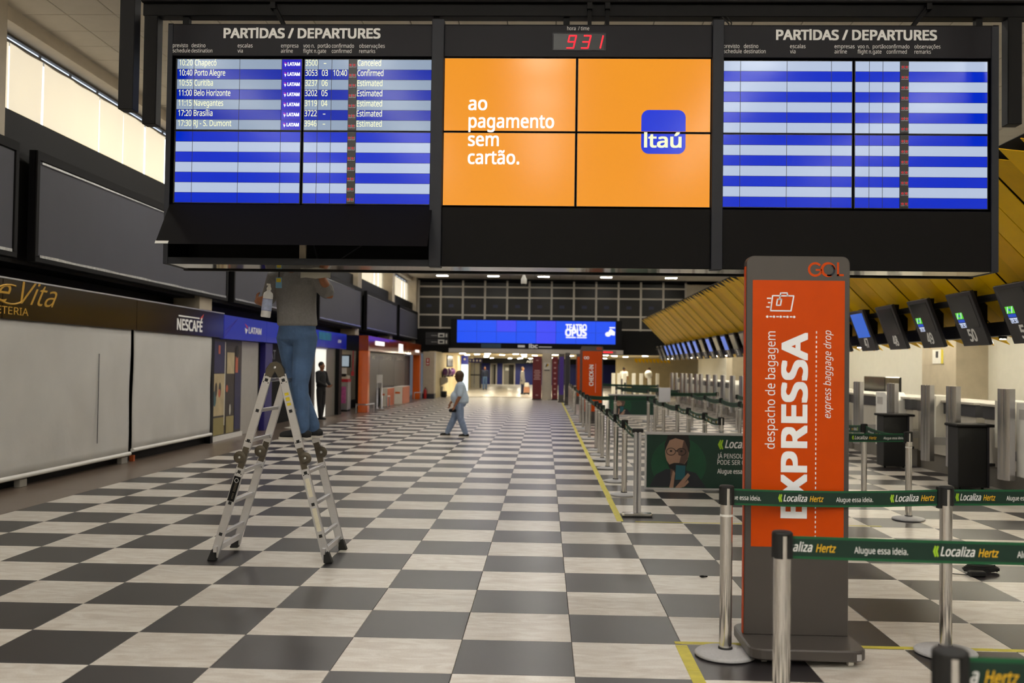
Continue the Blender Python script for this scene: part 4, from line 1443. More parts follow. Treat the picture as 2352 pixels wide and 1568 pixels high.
# ================================================================== PHOTO BANNERS
m_bgreen = M('banner_green', (14, 58, 44), 0.5, var=.3, vscale=2.2)
m_bglow = M('banner_bright_green', (12, 78, 50), 0.5, var=.3, vscale=3)
m_face = M('print_skin', (168, 132, 112), 0.6, var=.06)
m_face_sh = M('print_skin_dark', (96, 72, 62), 0.6)
m_phair = M('print_hair', (28, 24, 24), 0.6)
m_psuit = M('print_suit', (38, 42, 50), 0.6, var=.15)
m_pphone = M('print_phone', (20, 92, 104), 0.5)
def banner(name, label, x0, x1, y, z0, z1, words=True):
    t = thing(name, label, 'banner', ((x0 + x1) / 2, y, 0), group='photo banner barriers')
    w, h = x1 - x0, z1 - z0
    pn = MB().box(x0, x1, y - .008, y + .008, z0 + .03, z1 - .03).build('panel', m_bgreen, t)
    MB().box(x0 - .01, x1 + .01, y - .018, y + .018, z1 - .035, z1).build('top_rail', m_alu, t, bevel=.004)
    MB().box(x0 - .01, x1 + .01, y - .018, y + .018, z0, z0 + .03).build('bottom_rail', m_alu, t, bevel=.004)
    for xx in (x0 - .01, x1 + .01):
        MB().box(xx - .012, xx + .012, y - .018, y + .018, z0, z1).build('end_rail', m_alu, t)
    if z0 > .1:
        for xx in (x0 + .1, x1 - .1):
            MB().box(xx - .02, xx + .02, y - .02, y + .02, 0, z0).box(xx - .04, xx + .04, y - .15, y + .15, 0, .015).build('leg', m_alu, t)
    lay = [0]
    def shp(pts, m, nme):
        lay[0] += 1
        yy = y - .0085 - .0004 * lay[0]
        MB().poly([(x0 + u * h, yy, z0 + v * h) for u, v in pts]).build(nme, m, pn)
    H = .72
    shp(ellipse(.56, .45, .48, .46, 24), m_bglow, 'print_glow')
    shp([(.06, .05), (.16, .26), (.34, .36), (.62, .36), (.86, .30), (1.04, .05)], m_psuit, 'print_suit')
    shp([(.42, .20), (.62, .20), (.64, .5), (.42, .5)], m_face_sh, 'print_neck')
    shp(ellipse(.53, .66, .205, .30, 24), m_face, 'print_face')
    shp([(.55, .38), (.62, .40), (.72, .55), (.735, .8), (.66, .92), (.63, .8), (.60, .6)], m_face_sh, 'print_shade')
    shp([(.315, .80), (.36, .90), (.36, .965), (.72, .965), (.755, .80), (.74, .62), (.71, .74), (.66, .86), (.50, .90), (.40, .86), (.345, .74), (.32, .66)], m_phair, 'print_hair')
    shp([(.345, .52), (.40, .44), (.48, .47), (.57, .47), (.66, .45), (.72, .54), (.70, .42), (.62, .345), (.50, .335), (.40, .38)], m_phair, 'print_beard')
    for cx in (.425, .605):
        shp(ellipse(cx, .665, .085, .068, 18), m_phair, 'print_spectacles')
        shp(ellipse(cx, .665, .072, .056, 18), m_face if cx < .5 else m_face_sh, 'print_lens')
        shp(ellipse(cx, .675, .022, .018, 10), m_phair, 'print_pupil')
    shp([(.50, .675), (.53, .675), (.53, .69), (.50, .69)], m_phair, 'print_bridge')
    shp([(.50, .55), (.515, .66), (.545, .66), (.565, .55), (.53, .53)], m_face, 'print_nose')
    shp([(.49, .16), (.68, .17), (.69, .44), (.50, .45)], m_phair, 'print_phone_case')
    shp([(.503, .175), (.668, .185), (.678, .425), (.512, .435)], m_pphone, 'print_phone')
    for a in ([(.40, .04), (.47, .04), (.50, .30), (.46, .34)], [(.50, .04), (.60, .04), (.76, .26), (.72, .30)], [(.58, .04), (.66, .06), (.74, .14), (.72, .18)]):
        shp(a, m_face, 'print_finger')
    if words:
        lt = MB()
        yy = y - .0135
        u0 = x0 + 1.235 * h
        for dz in (1, -1):
            for o_ in (0, .028):
                lt.poly([(u0 + o_ + .03, yy, z0 + (.80 + .085 * dz) * h), (u0 + o_ + .045, yy, z0 + (.80 + .075 * dz) * h), (u0 + o_ + .028, yy, z0 + .80 * h), (u0 + o_, yy, z0 + .80 * h)][::dz], 1)
        lt.text('Localiza', .145, (u0 + .095, yy, z0 + .745 * h), width=.40, bold=.018, shear=.28)
        lt.text('JÁ PENSOU QUE', .085, (u0 - .005, yy, z0 + .565 * h), width=.50, bold=.006)
        lt.text('PODE SER O', .085, (u0 - .005, yy, z0 + .455 * h), width=.375, bold=.006)
        lt.text('Alugue essa ideia.', .085, (u0 - .005, yy, z0 + .30 * h), width=.50, bold=.014)
        lt.build('print_lettering', [m_white_txt, m_lime], pn)
    return t
banner('photo_banner', 'low green photo banner of a man with glasses and phone, nearest one', 1.40, 2.95, 13.45, 0.0, .78)
banner('photo_banner', 'distant low green photo banner behind the middle queue lane', 1.66, 2.84, 25.2, .42, .97, words=False)

# ================================================================== ORANGE SIGN TOTEMS
m_tgrey = M('totem_grey', (74, 69, 66), 0.35, var=.05)
m_lilac = M('pale_print', (244, 247, 255), 0.5)
def totem_body(t, x0, x1, y, z0, z1, d, r):
    pts = [(x0, y, z0), (x1, y, z0), (x1, y, z1 - r)]
    for i in range(1, 7):
        a = math.radians(90 * i / 6)
        pts.append((x1 - r + r * math.cos(a), y, z1 - r + r * math.sin(a)))
    for i in range(0, 7):
        a = math.radians(90 + 90 * i / 6)
        pts.append((x0 + r + r * math.cos(a), y, z1 - r + r * math.sin(a)))
    return MB().prism(pts, (0, d, 0)).build('body', m_tgrey, t, bevel=.004)
TO = thing('sign_totem', 'tall orange and grey baggage sign totem on wheels, lettering EXPRESSA', 'sign', (1.49, 5.88, 0))
x0, x1, yf = 1.188, 1.792, 5.84
bo = totem_body(TO, x0, x1, yf, .098, 2.322, .075, .045)
MB().box(x0 - .004, x0 + .001, yf + .018, yf + .057, .10, 2.26).build('side_strip', m_orange, TO)
pan = MB().box(1.224, 1.762, yf - .003, yf + .002, .612, 2.178).build('orange_panel', m_orange, TO)
base = MB()
bp = []
for cx, cy, a in ((1.73, 6.02, 0), (1.25, 6.02, 90), (1.25, 5.62, 180), (1.73, 5.62, 270)):
    for i in range(6):
        an = math.radians(a + 90 * i / 5)
        bp.append((cx + .085 * math.cos(an), cy + .085 * math.sin(an), .036))
base.prism(bp, (0, 0, .062)).build('base_plate', m_tgrey, TO, bevel=.008)
for cx, cy in ((1.26, 5.64), (1.73, 5.60), (1.26, 6.03), (1.73, 6.03)):
    cst = MB().tube([(cx - .014, cy, .022), (cx + .014, cy, .022)], .022, 14).build('caster', m_white, TO)
MB().box(1.735, 1.775, 5.538, 5.552, .045, .08).build('latch', m_alu, TO)
yl = yf - .0045
lt = MB()
lt.text('despacho de bagagem', .076, (1.358, yl, 1.185), xd=(0, 0, 1), yd=(-1, 0, 0), width=.69)
lt.text('EXPRESSA', .194, (1.541, yl, .78), xd=(0, 0, 1), yd=(-1, 0, 0), width=1.09, bold=.034, spacing=1.04)
lt.text('express baggage drop', .058, (1.683, yl, 1.37), xd=(0, 0, 1), yd=(-1, 0, 0), width=.515, shear=.22)
z = .64
while z < 1.89:
    lt.box(1.5945, 1.6005, yl, yl + .001, z, z + .014)
    z += .0285
def stroke(pts, w, mb, closed=False):
    P = [Vector((p[0], yl, p[1])) for p in pts]
    n = len(P)
    for i in range(n if closed else n - 1):
        a, b = P[i], P[(i + 1) % n]
        if (b - a).length < 1e-5:
            continue
        mb.bar(a, b + (b - a).normalized() * w * .3, w, .001, up=(0, 1, 0))
ic = lambda u, v: (1.302 + (u - 165) * .000243, 1.962 + (795 - v) * .000243)
stroke([ic(320, 285), ic(830, 285), ic(765, 650), ic(275, 650)], .0075, lt, True)
stroke([ic(500, 285), ic(515, 215), ic(670, 215), ic(685, 285)], .0075, lt)
stroke([ic(505, 285), ic(485, 370)], .0075, lt)
stroke([ic(440, 370), ic(535, 370), ic(510, 515), ic(415, 515)], .0075, lt, True)
stroke([ic(185, 350), ic(280, 350)], .0075, lt)
stroke([ic(210, 455), ic(260, 455)], .0075, lt)
stroke([ic(170, 560), ic(240, 560)], .0075, lt)
for k in range(5):
    c = ic(195 + 162 * k, 795)
    lt.poly([(a, yl - .0003, b) for a, b in ellipse(c[0], c[1], .0072, .0072, 12)][::-1])
    if k < 4:
        stroke([ic(250 + 162 * k, 793), ic(305 + 162 * k, 793)], .0075, lt)
lt.build('sign_lettering', m_lilac, pan)
em = MB()
yl2 = yf - .0015
def ringlet(cx, cz, r0, r1, a0, a1, mb, n=28, mi=0, shift=0.0):
    vs = []
    for i in range(n + 1):
        a = math.radians(a0 + (a1 - a0) * i / n)
        vs.append((cx + r1 * math.cos(a), yl2, cz + r1 * math.sin(a)))
        vs.append((cx + shift + r0 * math.cos(a), yl2, cz + r0 * math.sin(a)))
    mb.add(vs, [(2 * i, 2 * i + 1, 2 * i + 3, 2 * i + 2) for i in range(n)], mi)
ringlet(1.589, 2.244, .030, .043, 40, 340, em)
em.box(1.592, 1.628, yl2, yl2 + .001, 2.236, 2.247)
ringlet(1.664, 2.244, .031, .044, 0, 300, em, shift=.004)
ringlet(1.669, 2.241, .026, .037, 250, 420, em, mi=1)
em.box(1.716, 1.728, yl2, yl2 + .001, 2.206, 2.287)
em.box(1.716, 1.756, yl2, yl2 + .001, 2.206, 2.218)
em.build('airline_emblem', [m_orange, m_post], bo)
# distant totems of the same family
def far_totem(label, x0, w, y, h, m, words=None, cat='sign', top=True):
    t = thing('sign_totem', label, cat, (x0 + w / 2, y, 0), group='distant sign totems')
    b_ = totem_body(t, x0, x0 + w, y, .05, h, .09, .04)
    pn = MB().box(x0 + .035, x0 + w - .03, y - .004, y, .35, h - .14).build('colour_panel', m, t)
    MB().box(x0 - .006, x0, y + .02, y + .07, .1, h - .1).build('side_strip', m, t)
    MB().box(x0 - .02, x0 + w + .02, y - .2, y + .3, 0, .06).build('base_plate', m_tgrey, t, bevel=.01)
    if words:
        l_ = MB()
        l_.text(words, .16, (x0 + w * .56, y - .006, 1.10), xd=(0, 0, 1), yd=(-1, 0, 0), width=.62, bold=.03)
        l_.box(x0 + w * .66, x0 + w * .67, y - .006, y - .005, .9, 1.75)
        for u in (.18, .3):
            l_.tube([(x0 + w * (u + .05 * math.cos(a)), y - .006, 1.92 + w * .06 * math.sin(a)) for a in [i * .7854 for i in range(9)]], .012, 5)
        l_.build('sign_lettering', m_lilac, pn)
        e_ = MB().text('GOL', .10, (x0 + w * .70, y - .003, h - .10), width=.17, bold=.03)
        e_.build('airline_emblem', m_orange, b_)
    return t
far_totem('distant orange check-in totem among the queue posts, nearest of three', 1.075, .64, 28.9, 2.26, m_orange, 'CHECK-lN')
far_totem('distant orange totem just behind the nearest check-in totem', 1.16, .62, 32.2, 2.25, m_orange)
far_totem('distant orange totem, furthest of the three orange ones', 1.42, .62, 43.9, 2.24, m_orange)
m_purple = M('purple_film', (70, 40, 140), 0.4)
far_totem('distant narrow purple totem beside the red banners', .66, .26, 45.6, 2.25, m_purple)
far_totem('distant narrow charcoal totem beside the purple one', .88, .22, 42.3, 2.25, m_char)
# ================================================================== LEFT SHOP FRONTS
m_adgrey = M('unlit_screen_fabric', (68, 68, 78), 0.65, var=.05, vscale=3)
m_foil = M('crumpled_edge_strip', (190, 190, 188), 0.3, 0.6, var=.4, vscale=20)
PAN = [(4.4, 12.18), (12.62, 20.46), (20.86, 28.4), (28.85, 35.52), (36.6, 44.2), (44.9, 51.4)]
where = ['leftmost, cut by the edge of the view', 'above the white roller screens', 'behind the person on the ladder', 'right of the person on the ladder', 'above the orange shop', 'furthest, next to the far wall']
for (a, b), w in zip(PAN, where):
    t = thing('advert_panel', 'long blank grey advertising panel, ' + w, 'panel', (-6.72, (a + b) / 2, 2.93), group='blank advertising panels')
    MB().box(-6.80, -6.71, a, b, 2.93, 4.40).build('box', m_black, t)
    MB().box(-6.708, -6.70, a + .10, b - .10, 3.02, 4.26).build('fabric', m_adgrey, t)
    fr_ = MB().box(-6.72, -6.685, a, b, 4.28, 4.40).box(-6.72, -6.685, a, b, 2.93, 3.0).box(-6.72, -6.685, a, a + .08, 3.0, 4.28).box(-6.72, -6.685, b - .08, b, 3.0, 4.28)
    fr_.build('frame', m_matte, t, bevel=.006)
    n = 16
    st = MB()
    for i in range(n):
        u0, u1 = i / n, (i + 1) / n
        L = b - a - .24
        o0, o1 = .012 * math.sin(i * 2.1), .012 * math.sin((i + 1) * 2.1)
        st.add([(-6.684, a + .12 + L * u0, 2.995), (-6.684, a + .12 + L * u1, 2.995), (-6.684, a + .12 + L * u1, 3.028 + o1 * .5), (-6.684, a + .12 + L * u0, 3.028 + o0 * .5),
                (-6.70, a + .12 + L * u0, 2.995), (-6.70, a + .12 + L * u1, 2.995), (-6.70, a + .12 + L * u1, 3.028 + o1 * .5), (-6.70, a + .12 + L * u0, 3.028 + o0 * .5)],
               [(0, 1, 2, 3), (3, 2, 6, 7), (7, 6, 5, 4)])
    for i in range(9):
        L = (b - a - .24) * .8
        u0, u1 = i / 9, (i + 1) / 9
        h0, h1 = .022 * (1 - u0), .022 * (1 - u1)
        st.add([(-6.682, a + .12 + L * u0, 4.262), (-6.682, a + .12 + L * u1, 4.262), (-6.682, a + .12 + L * u1, 4.262 - h1 - .006), (-6.682, a + .12 + L * u0, 4.262 - h0 - .006)], [(3, 2, 1, 0)])
    st.build('edge_strip', m_foil, t)
# cafe fascia
m_cafe = M('gloss_brown_fascia', (40, 30, 14), 0.14, var=.3, vscale=1.0)
m_goldtxt = M('gold_lettering', (206, 160, 40), 0.35, 0.4)
cf = thing('cafe_fascia', 'glossy dark brown cafe sign band above the white roller screens', 'sign', (-6.7, 15.8, 2.15))
for a, b in ((4.0, 11.9), (11.9, 15.9), (15.9, 20.28)):
    MB().box(-6.78, -6.70, a + .006, b - .006, 2.15, 2.65).build('fascia_panel', m_cafe, cf, bevel=.004)
MB().box(-6.79, -6.69, 4.0, 20.28, 2.65, 2.67).build('top_trim', m_alu, cf)
lt = MB()
YD, ZU = (0, 1, 0), (0, 0, 1)
lt.text('Dolce Vita', .40, (-6.697, 10.55, 2.36), xd=YD, yd=ZU, width=2.70, shear=.5)
lt.text('CAFETERIA', .13, (-6.697, 11.35, 2.212), xd=YD, yd=ZU, width=1.16, bold=.006)
sw = [(-6.696, 12.15 + .33 * math.cos(a) - .08, 2.46 + .12 * math.sin(a)) for a in [math.radians(70 + 17 * i) for i in range(16)]]
lt.tube(sw, .012, 6)
lt.build('cafe_lettering', m_goldtxt, cf)
lt = MB()
lt.text('NESCAFÉ', .27, (-6.697, 17.66, 2.235), xd=YD, yd=ZU, width=1.33, bold=.03)
lt.box(-6.70, -6.697, 17.74, 18.82, 2.475, 2.50)
lt.prism([(-6.70, 18.84, 2.48), (-6.70, 18.98, 2.48), (-6.70, 19.06, 2.585)], (.003, 0, 0), 1)
lt.build('coffee_lettering', [m_white_txt, M('red_print', (196, 40, 30), 0.5)], cf)
# roller screens
m_canvas = M('white_roller_canvas', (200, 198, 194), 0.75, var=.07, vscale=1.4, bump=.25, bscale=5)
for (a, b, z0, lab) in ((11.6, 15.78, .115, 'white roller screen covering the cafe front, larger left one'), (15.88, 19.66, .16, 'white roller screen covering the cafe front, right one beside the posters')):
    t = thing('roller_screen', lab, 'screen', (-6.72, (a + b) / 2, z0), group='cafe roller screens')
    vs, fs = [], []
    nu, nv = 40, 18
    for i in range(nu + 1):
        for j in range(nv + 1):
            u, v = i / nu, j / nv
            dx = .012 * math.sin(u * 19 + v * 3) * (1 - v) + .010 * math.sin(u * 41 + 1.3) * (.3 + .7 * (1 - v)) + .014 * math.sin(u * 7 - v * 5) * math.sin(v * math.pi)
            vs.append((-6.735 + dx, a + (b - a) * u, z0 + .05 + (2.15 - z0 - .05) * v))
    for i in range(nu):
        for j in range(nv):
            k = i * (nv + 1) + j
            fs.append((k, k + nv + 1, k + nv + 2, k + 1))
    so = MB().add(vs, fs, 0, True).build('canvas', m_canvas, t)
    md = so.modifiers.new('solid', 'SOLIDIFY')
    md.thickness = .006
    MB().tube([(-6.715, a, z0 + .03), (-6.715, b, z0 + .03)], .032, 12).build('bottom_bar', m_white, t)
    if a < 12:
        MB().box(-6.712, -6.706, 14.585, 14.60, .4, 1.75).build('seam', m_char, t)
MB_ = MB().box(-6.90, -6.86, 11.0, 20.3, 0, 2.15)
struct(MB_.build('wall_shop_front', m_dark), 'dark cafe front behind the white roller screens')
struct(MB().box(-6.86, -6.74, 19.70, 19.86, 0, 2.15).build('door_jamb', m_black), 'black jamb between the screens and the posters')
# small blocks below the screens
m_block = M('concrete_block', (150, 146, 138), 0.8)
m_cone = M('orange_trim', (176, 82, 30), 0.6)
for y_, w_, m, lab in ((12.45, .18, m_block, 'pale block under the left roller screen'), (15.5, .22, m_block, 'pale block under the joint of the roller screens'), (15.95, .06, m_cone, 'thin orange foot under the joint of the roller screens')):
    tag(MB().box(-6.80, -6.72, y_, y_ + w_, 0, .10).build('foot_block', m, bevel=.006), lab, 'block')
# blue airline fascia
m_airblue = M('airline_blue', (24, 38, 140), 0.3, var=.3, vscale=.5, emit=.12, ecol=(20, 50, 220))
m_indigo = M('indigo_print', (40, 34, 112), 0.4)
af = thing('airline_fascia', 'blue airline sign band along the left shops behind the ladder', 'sign', (-6.7, 28, 2.14))
yy = 20.3
for b in (23.45, 26.6, 29.8, 33.0):
    MB().box(-6.79, -6.70, yy + .006, b - .006, 2.14, 2.64).build('fascia_panel', m_airblue, af, bevel=.004)
    yy = b
lt = MB()
lt.text('LATAM', .19, (-6.697, 22.0, 2.31), xd=YD, yd=ZU, width=1.0, bold=.03)
lt.prism([(-6.70, 21.70, 2.52), (-6.70, 21.93, 2.46), (-6.70, 21.90, 2.40)], (.003, 0, 0), 1)
lt.prism([(-6.70, 21.72, 2.42), (-6.70, 21.93, 2.38), (-6.70, 21.80, 2.28)], (.003, 0, 0))
for k in range(3):
    lt.bar((-6.698, 20.32, 2.18 + .06 * k), (-6.698, 21.2, 2.60), .003, .008, up=(1, 0, 0), mi=2)
lt.text('LATAM', .13, (-6.697, 31.6, 2.33), xd=YD, yd=ZU, width=.5, bold=.03)
lt.build('airline_lettering', [m_white_txt, M('coral_print', (206, 60, 90), 0.5), m_purple], af)
MB().box(-6.70, -6.695, 28.9, 30.6, 2.36, 2.60).build('teal_graphic', M('teal_print', (20, 130, 160), 0.4, var=.4, vscale=3), af)
# poster wall
m_pnavy = M('poster_navy', (34, 34, 78), 0.45, var=.2, vscale=3)
m_pcream = M('poster_cream', (196, 178, 138), 0.5, var=.2, vscale=4)
m_pbrown = M('poster_brown', (62, 54, 48), 0.5, var=.35, vscale=3)
m_ptan = M('poster_skin', (196, 104, 74), 0.5)
pw = thing('poster_wall', 'tall printed poster wall of cafe scenes left of the ladder', 'poster', (-6.84, 21, 0))
P1 = MB().box(-6.90, -6.84, 19.88, 20.86, .10, 2.13).build('poster', m_pbrown, pw)
P2 = MB().box(-6.90, -6.84, 20.88, 21.98, .10, 2.13).build('poster', m_pbrown, pw)
MB().box(-6.90, -6.80, 19.86, 22.0, 0, .10).build('poster_plinth', m_white, pw)
lay = [0]
def ps(par, y0, y1, z0, z1, m, nme='print_shape', el=False):
    lay[0] += 1
    xx = -6.839 + .0005 * lay[0]
    if el:
        pts = [(xx, a, b) for a, b in ellipse((y0 + y1) / 2, (z0 + z1) / 2, (y1 - y0) / 2, (z1 - z0) / 2, 16)]
    else:
        pts = [(xx, y0, z0), (xx, y1, z0), (xx, y1, z1), (xx, y0, z1)]
    MB().poly(pts).build(nme, m, par)
ps(P1, 20.10, 20.80, 1.42, 2.08, m_pnavy)
ps(P1, 20.06, 20.82, .52, 1.40, m_pcream)
ps(P1, 20.02, 20.14, 1.30, 1.75, m_ptan)
ps(P1, 20.10, 20.30, .72, 1.05, M('poster_teal', (64, 104, 112), 0.5), el=True)
for c in (20.28, 20.52):
    ps(P1, c - .08, c + .08, .92, 1.22, m_pbrown, el=True)
ps(P1, 20.42, 20.56, .90, 1.08, m_ptan, el=True)
ps(P1, 20.12, 20.82, .12, .48, M('poster_khaki', (150, 138, 84), 0.5))
ps(P1, 20.80, 20.85, .30, 2.08, m_offwhite)
ps(P1, 20.38, 20.50, 1.82, 2.0, m_ptan)
ps(P2, 20.95, 21.45, 1.40, 1.86, m_pcream)
ps(P2, 21.50, 21.92, .16, 1.48, m_pnavy)
ps(P2, 21.52, 21.70, 1.42, 1.78, m_ptan)
ps(P2, 21.52, 21.74, 1.74, 2.02, m_phair, el=True)
ps(P2, 20.90, 21.04, 1.0, 1.16, m_ptan, el=True)
ps(P2, 20.94, 21.46, .12, .48, M('poster_olive', (160, 146, 96), 0.5))
ps(P2, 21.14, 21.24, .50, .74, m_offwhite, el=True)
# plain panel, blue pillar, dark shop
tag(MB().box(-6.96, -6.88, 22.02, 23.40, 0.0, 2.13).build('shop_partition', M('grey_partition', (176, 172, 166), 0.5), bevel=.004), 'plain pale grey shop partition right of the posters', 'partition')
tag(MB().box(-6.92, -6.78, 23.66, 24.28, 0.0, 2.13).build('shop_pillar', m_indigo, bevel=.01), 'indigo printed shop pillar seen between the ladder rails', 'pillar')
m_whdoor = M('lit_white_door', (244, 242, 232), 0.5, emit=.75, ecol=(250, 248, 236))
struct(MB().box(-7.30, -7.26, 23.4, 28.8, 0, 2.13).build('wall_shop_dark', m_matte), 'dark airline shop interior behind the ladder')
sg = thing('shop_sign', 'dark shop sign with pale letters above the hinge of the ladder', 'sign', (-6.9, 24.8, 1.8))
MB().box(-6.95, -6.90, 24.32, 25.9, 1.62, 2.13).build('sign_panel', m_matte, sg)
MB().text('AT', .32, (-6.898, 24.5, 1.74), xd=YD, yd=ZU, width=.5, bold=.01).build('sign_lettering', M('grey_print', (120, 120, 124), 0.5), sg)
for y_, lab in ((24.9, 'white shop queue post behind the ladder, left one'), (26.4, 'white shop queue post behind the ladder, right one')):
    t = thing('shop_post', lab, 'queue post', (-6.45, y_, 0), group='white shop queue posts')
    MB().lathe([(.17, 0), (.17, .012), (.05, .025)], n=20).build('base', m_offwhite, t, local=True)
    MB().lathe([(.04, .02), (.04, .98)], n=14).build('post', m_offwhite, t, local=True)
dw = thing('lit_doorway', 'bright white lit doorway behind the person in black uniform', 'doorway', (-7.0, 29.3, 0))
MB().box(-6.79, -6.75, 28.6, 30.15, .02, 2.10).build('lit_panel', m_whdoor, dw)
MB().box(-6.80, -6.72, 28.52, 28.60, 0, 2.13).build('door_frame', m_alu, dw)
MB().box(-6.80, -6.72, 28.52, 30.2, 2.08, 2.13).build('door_frame', m_alu, dw)
tag(MB().box(-6.90, -6.75, 30.2, 31.50, 0, 2.13).build('grey_door_leaf', M('grey_metal_door', (124, 120, 112), 0.4)), 'grey metal door leaf right of the lit doorway', 'door')
tag(MB().box(-6.90, -6.62, 31.50, 31.92, 0, 2.13).build('black_jamb', m_black), 'black door jamb between the grey door and the stone wall', 'jamb')
st = struct(MB().box(-7.45, -7.22, 31.9, 37.4, .30, 2.14).build('wall_stone', m_stone), 'stone wall section behind the vending kiosk')
struct(MB().box(-7.45, -7.18, 31.9, 37.4, 0, .30).build('baseboard_left', m_char), 'dark baseboard below the stone wall')
# kiosk and screen
k = thing('vending_kiosk', 'slim vending kiosk with pink artwork against the stone wall', 'kiosk', (-6.98, 34.0, 0))
MB().box(-7.16, -6.78, 33.75, 34.3, .06, 1.02).build('cabinet', m_alu, k, bevel=.01)
MB().box(-7.10, -6.84, 33.742, 33.75, .28, .86).build('artwork', M('pink_artwork', (206, 96, 160), 0.4, var=.5, vscale=8), k)
MB().box(-7.16, -6.78, 33.74, 34.3, 1.02, 1.12).build('red_band', M('red_band', (190, 34, 50), 0.4), k)
MB().box(-7.14, -6.80, 33.8, 34.2, 1.12, 1.24).build('product_tray', m_lwht, k, bevel=.01)
MB().box(-7.12, -6.84, 33.76, 33.80, 1.30, 1.50).build('notice', m_white, k)
MB().box(-7.12, -6.86, 33.80, 33.84, 1.2, 1.5).build('back_board', m_rubber, k)
MB().box(-7.14, -6.80, 33.78, 34.28, 0, .06).build('plinth', m_rubber, k)
k = thing('wall_screen', 'small black-framed wall screen above the vending kiosk', 'screen', (-7.0, 33.9, 1.56))
MB().box(-7.24, -6.72, 33.86, 33.92, 1.52, 1.96).build('casing', m_black, k, bevel=.01)
MB().box(-7.20, -6.78, 33.855, 33.862, 1.56, 1.92).build('picture', M('screen_picture', (90, 96, 104), 0.3, emit=.5, ecol=(190, 206, 216), var=.4, vscale=6), k)
tag(MB().tube([(-6.9, 35.2, 1.38), (-6.9, 35.2, 2.12)], .022, 8).box(-6.95, -6.85, 35.14, 35.2, 1.22, 1.38).build('alarm_point', M('alarm_red', (190, 60, 70), 0.5)), 'pink alarm box on a dark pipe left of the orange pillar', 'alarm')
# orange shop portal
m_oport = M('orange_portal', (226, 98, 10), 0.3, coat=.4)
m_obrown = M('orange_glass_fascia', (150, 62, 18), 0.12, var=.1, coat=.3)
op = thing('orange_shop_portal', 'glossy orange shop portal with two pillars and a lit sign band', 'shop front', (-6.15, 40, 0))
for y_ in (33.2, 47.0):
    MB().box(-6.32, -5.99, y_, y_ + .35, 0, 2.10).build('pillar', m_oport, op, bevel=.01)
for a, b in ((33.2, 37.9), (37.9, 42.6), (42.6, 47.35)):
    MB().box(-6.32, -5.99, a + .005, b - .005, 2.10, 2.62).build('fascia_panel', m_obrown, op, bevel=.01)
m_signw = M('lit_white_sign', (240, 240, 240), 0.4, emit=1.0, ecol=(255, 252, 244))
for a, b, z0, z1, nme in ((34.6, 36.4, 2.32, 2.47, 'lit_sign'), (40.2, 41.2, 2.14, 2.50, 'lit_sign'), (45.4, 46.6, 2.22, 2.34, 'lit_sign')):
    MB().box(-5.992, -5.965, a, b, z0, z1).build(nme, m_signw, op, bevel=.01)
MB().box(-5.992, -5.985, 33.4, 37.6, 2.50, 2.61).build('painted_purple_reflection', M('violet_reflection', (130, 60, 220), 0.3), op)  # violet strip paints a purple reflection onto the glossy fascia
m_shut = M('grey_shutter', (92, 90, 92), 0.35, 0.4, var=.1)
for i, (a, b) in enumerate(((35.6, 38.0), (38.05, 41.9), (41.95, 45.2))):
    p_ = MB().box(-6.50, -6.44, a, b, 0, 2.08).build('shutter_panel', m_shut, op)
    w = ['PO', 'TEMPO', 'EMPO'][i]
    MB().text(w, .17, (-6.437, (a + b) / 2, 1.84), xd=YD, yd=ZU, width=[.55, 2.2, 1.9][i], bold=.02, align='C').build('shutter_lettering', m_offwhite, p_)
MB().box(-6.50, -6.44, 45.25, 46.9, 0, 2.08).build('dark_door', m_char, op)
m_owht = M('counter_white', (236, 228, 212), 0.4)
for x0_, x1_, y0_, y1_, z1_, lab in ((-6.40, -6.12, 38.2, 39.9, .72, 'low white and orange shop counter, nearer one'), (-6.22, -5.86, 40.5, 42.6, .74, 'low white and orange shop counter, further one')):
    t = thing('shop_counter', lab, 'counter', ((x0_ + x1_) / 2, (y0_ + y1_) / 2, 0), group='orange shop counters')
    MB().box(x0_, x1_, y0_, y1_, 0, z1_).build('body', m_owht, t, bevel=.008)
    MB().box(x1_, x1_ + .012, y0_ + .02, y1_, .02, z1_ - .02).build('side_panel', M('counter_orange', (200, 84, 30), 0.4), t)
    MB().box(x0_ + .05, x1_ - .1, y0_ - .006, y0_, z1_ * .6, z1_ * .7).build('front_graphic', m_oport, t)
t = thing('sign_stand', 'white notice on a two-legged stand right of the first orange pillar', 'sign', (-6.1, 36.4, 0))
for x_ in (-.11, .06):
    MB().lathe([(.10, 0), (.10, .012), (.03, .03), (.03, .95)], (x_, 0, 0), 14).build('leg', m_alu, t, local=True)
MB().box(-.13, .08, -.03, .0, .95, 1.26).build('notice', m_white, t, local=True, bevel=.005)
def rail(lab, pts, h):
    t = thing('guard_rail', lab, 'rail', (pts[0][0], pts[0][1], 0), group='low guard rails')
    MB().tube([(p[0], p[1], h) for p in pts], .025, 8).build('top_tube', m_alu, t)
    for p in (pts[0], pts[-1]):
        MB().tube([(p[0], p[1], 0), (p[0], p[1], h)], .02, 8).build('leg', m_alu, t)
rail('low chrome guard rail around the nearer orange pillar', [(-6.3, 32.8), (-5.9, 32.4), (-5.8, 33.4)], .30)
rail('low chrome guard rail between the shop counters', [(-6.0, 37.4), (-6.0, 38.0)], .42)
rail('low chrome guard rail before the further orange pillar', [(-6.1, 46.0), (-5.85, 46.6)], .34)
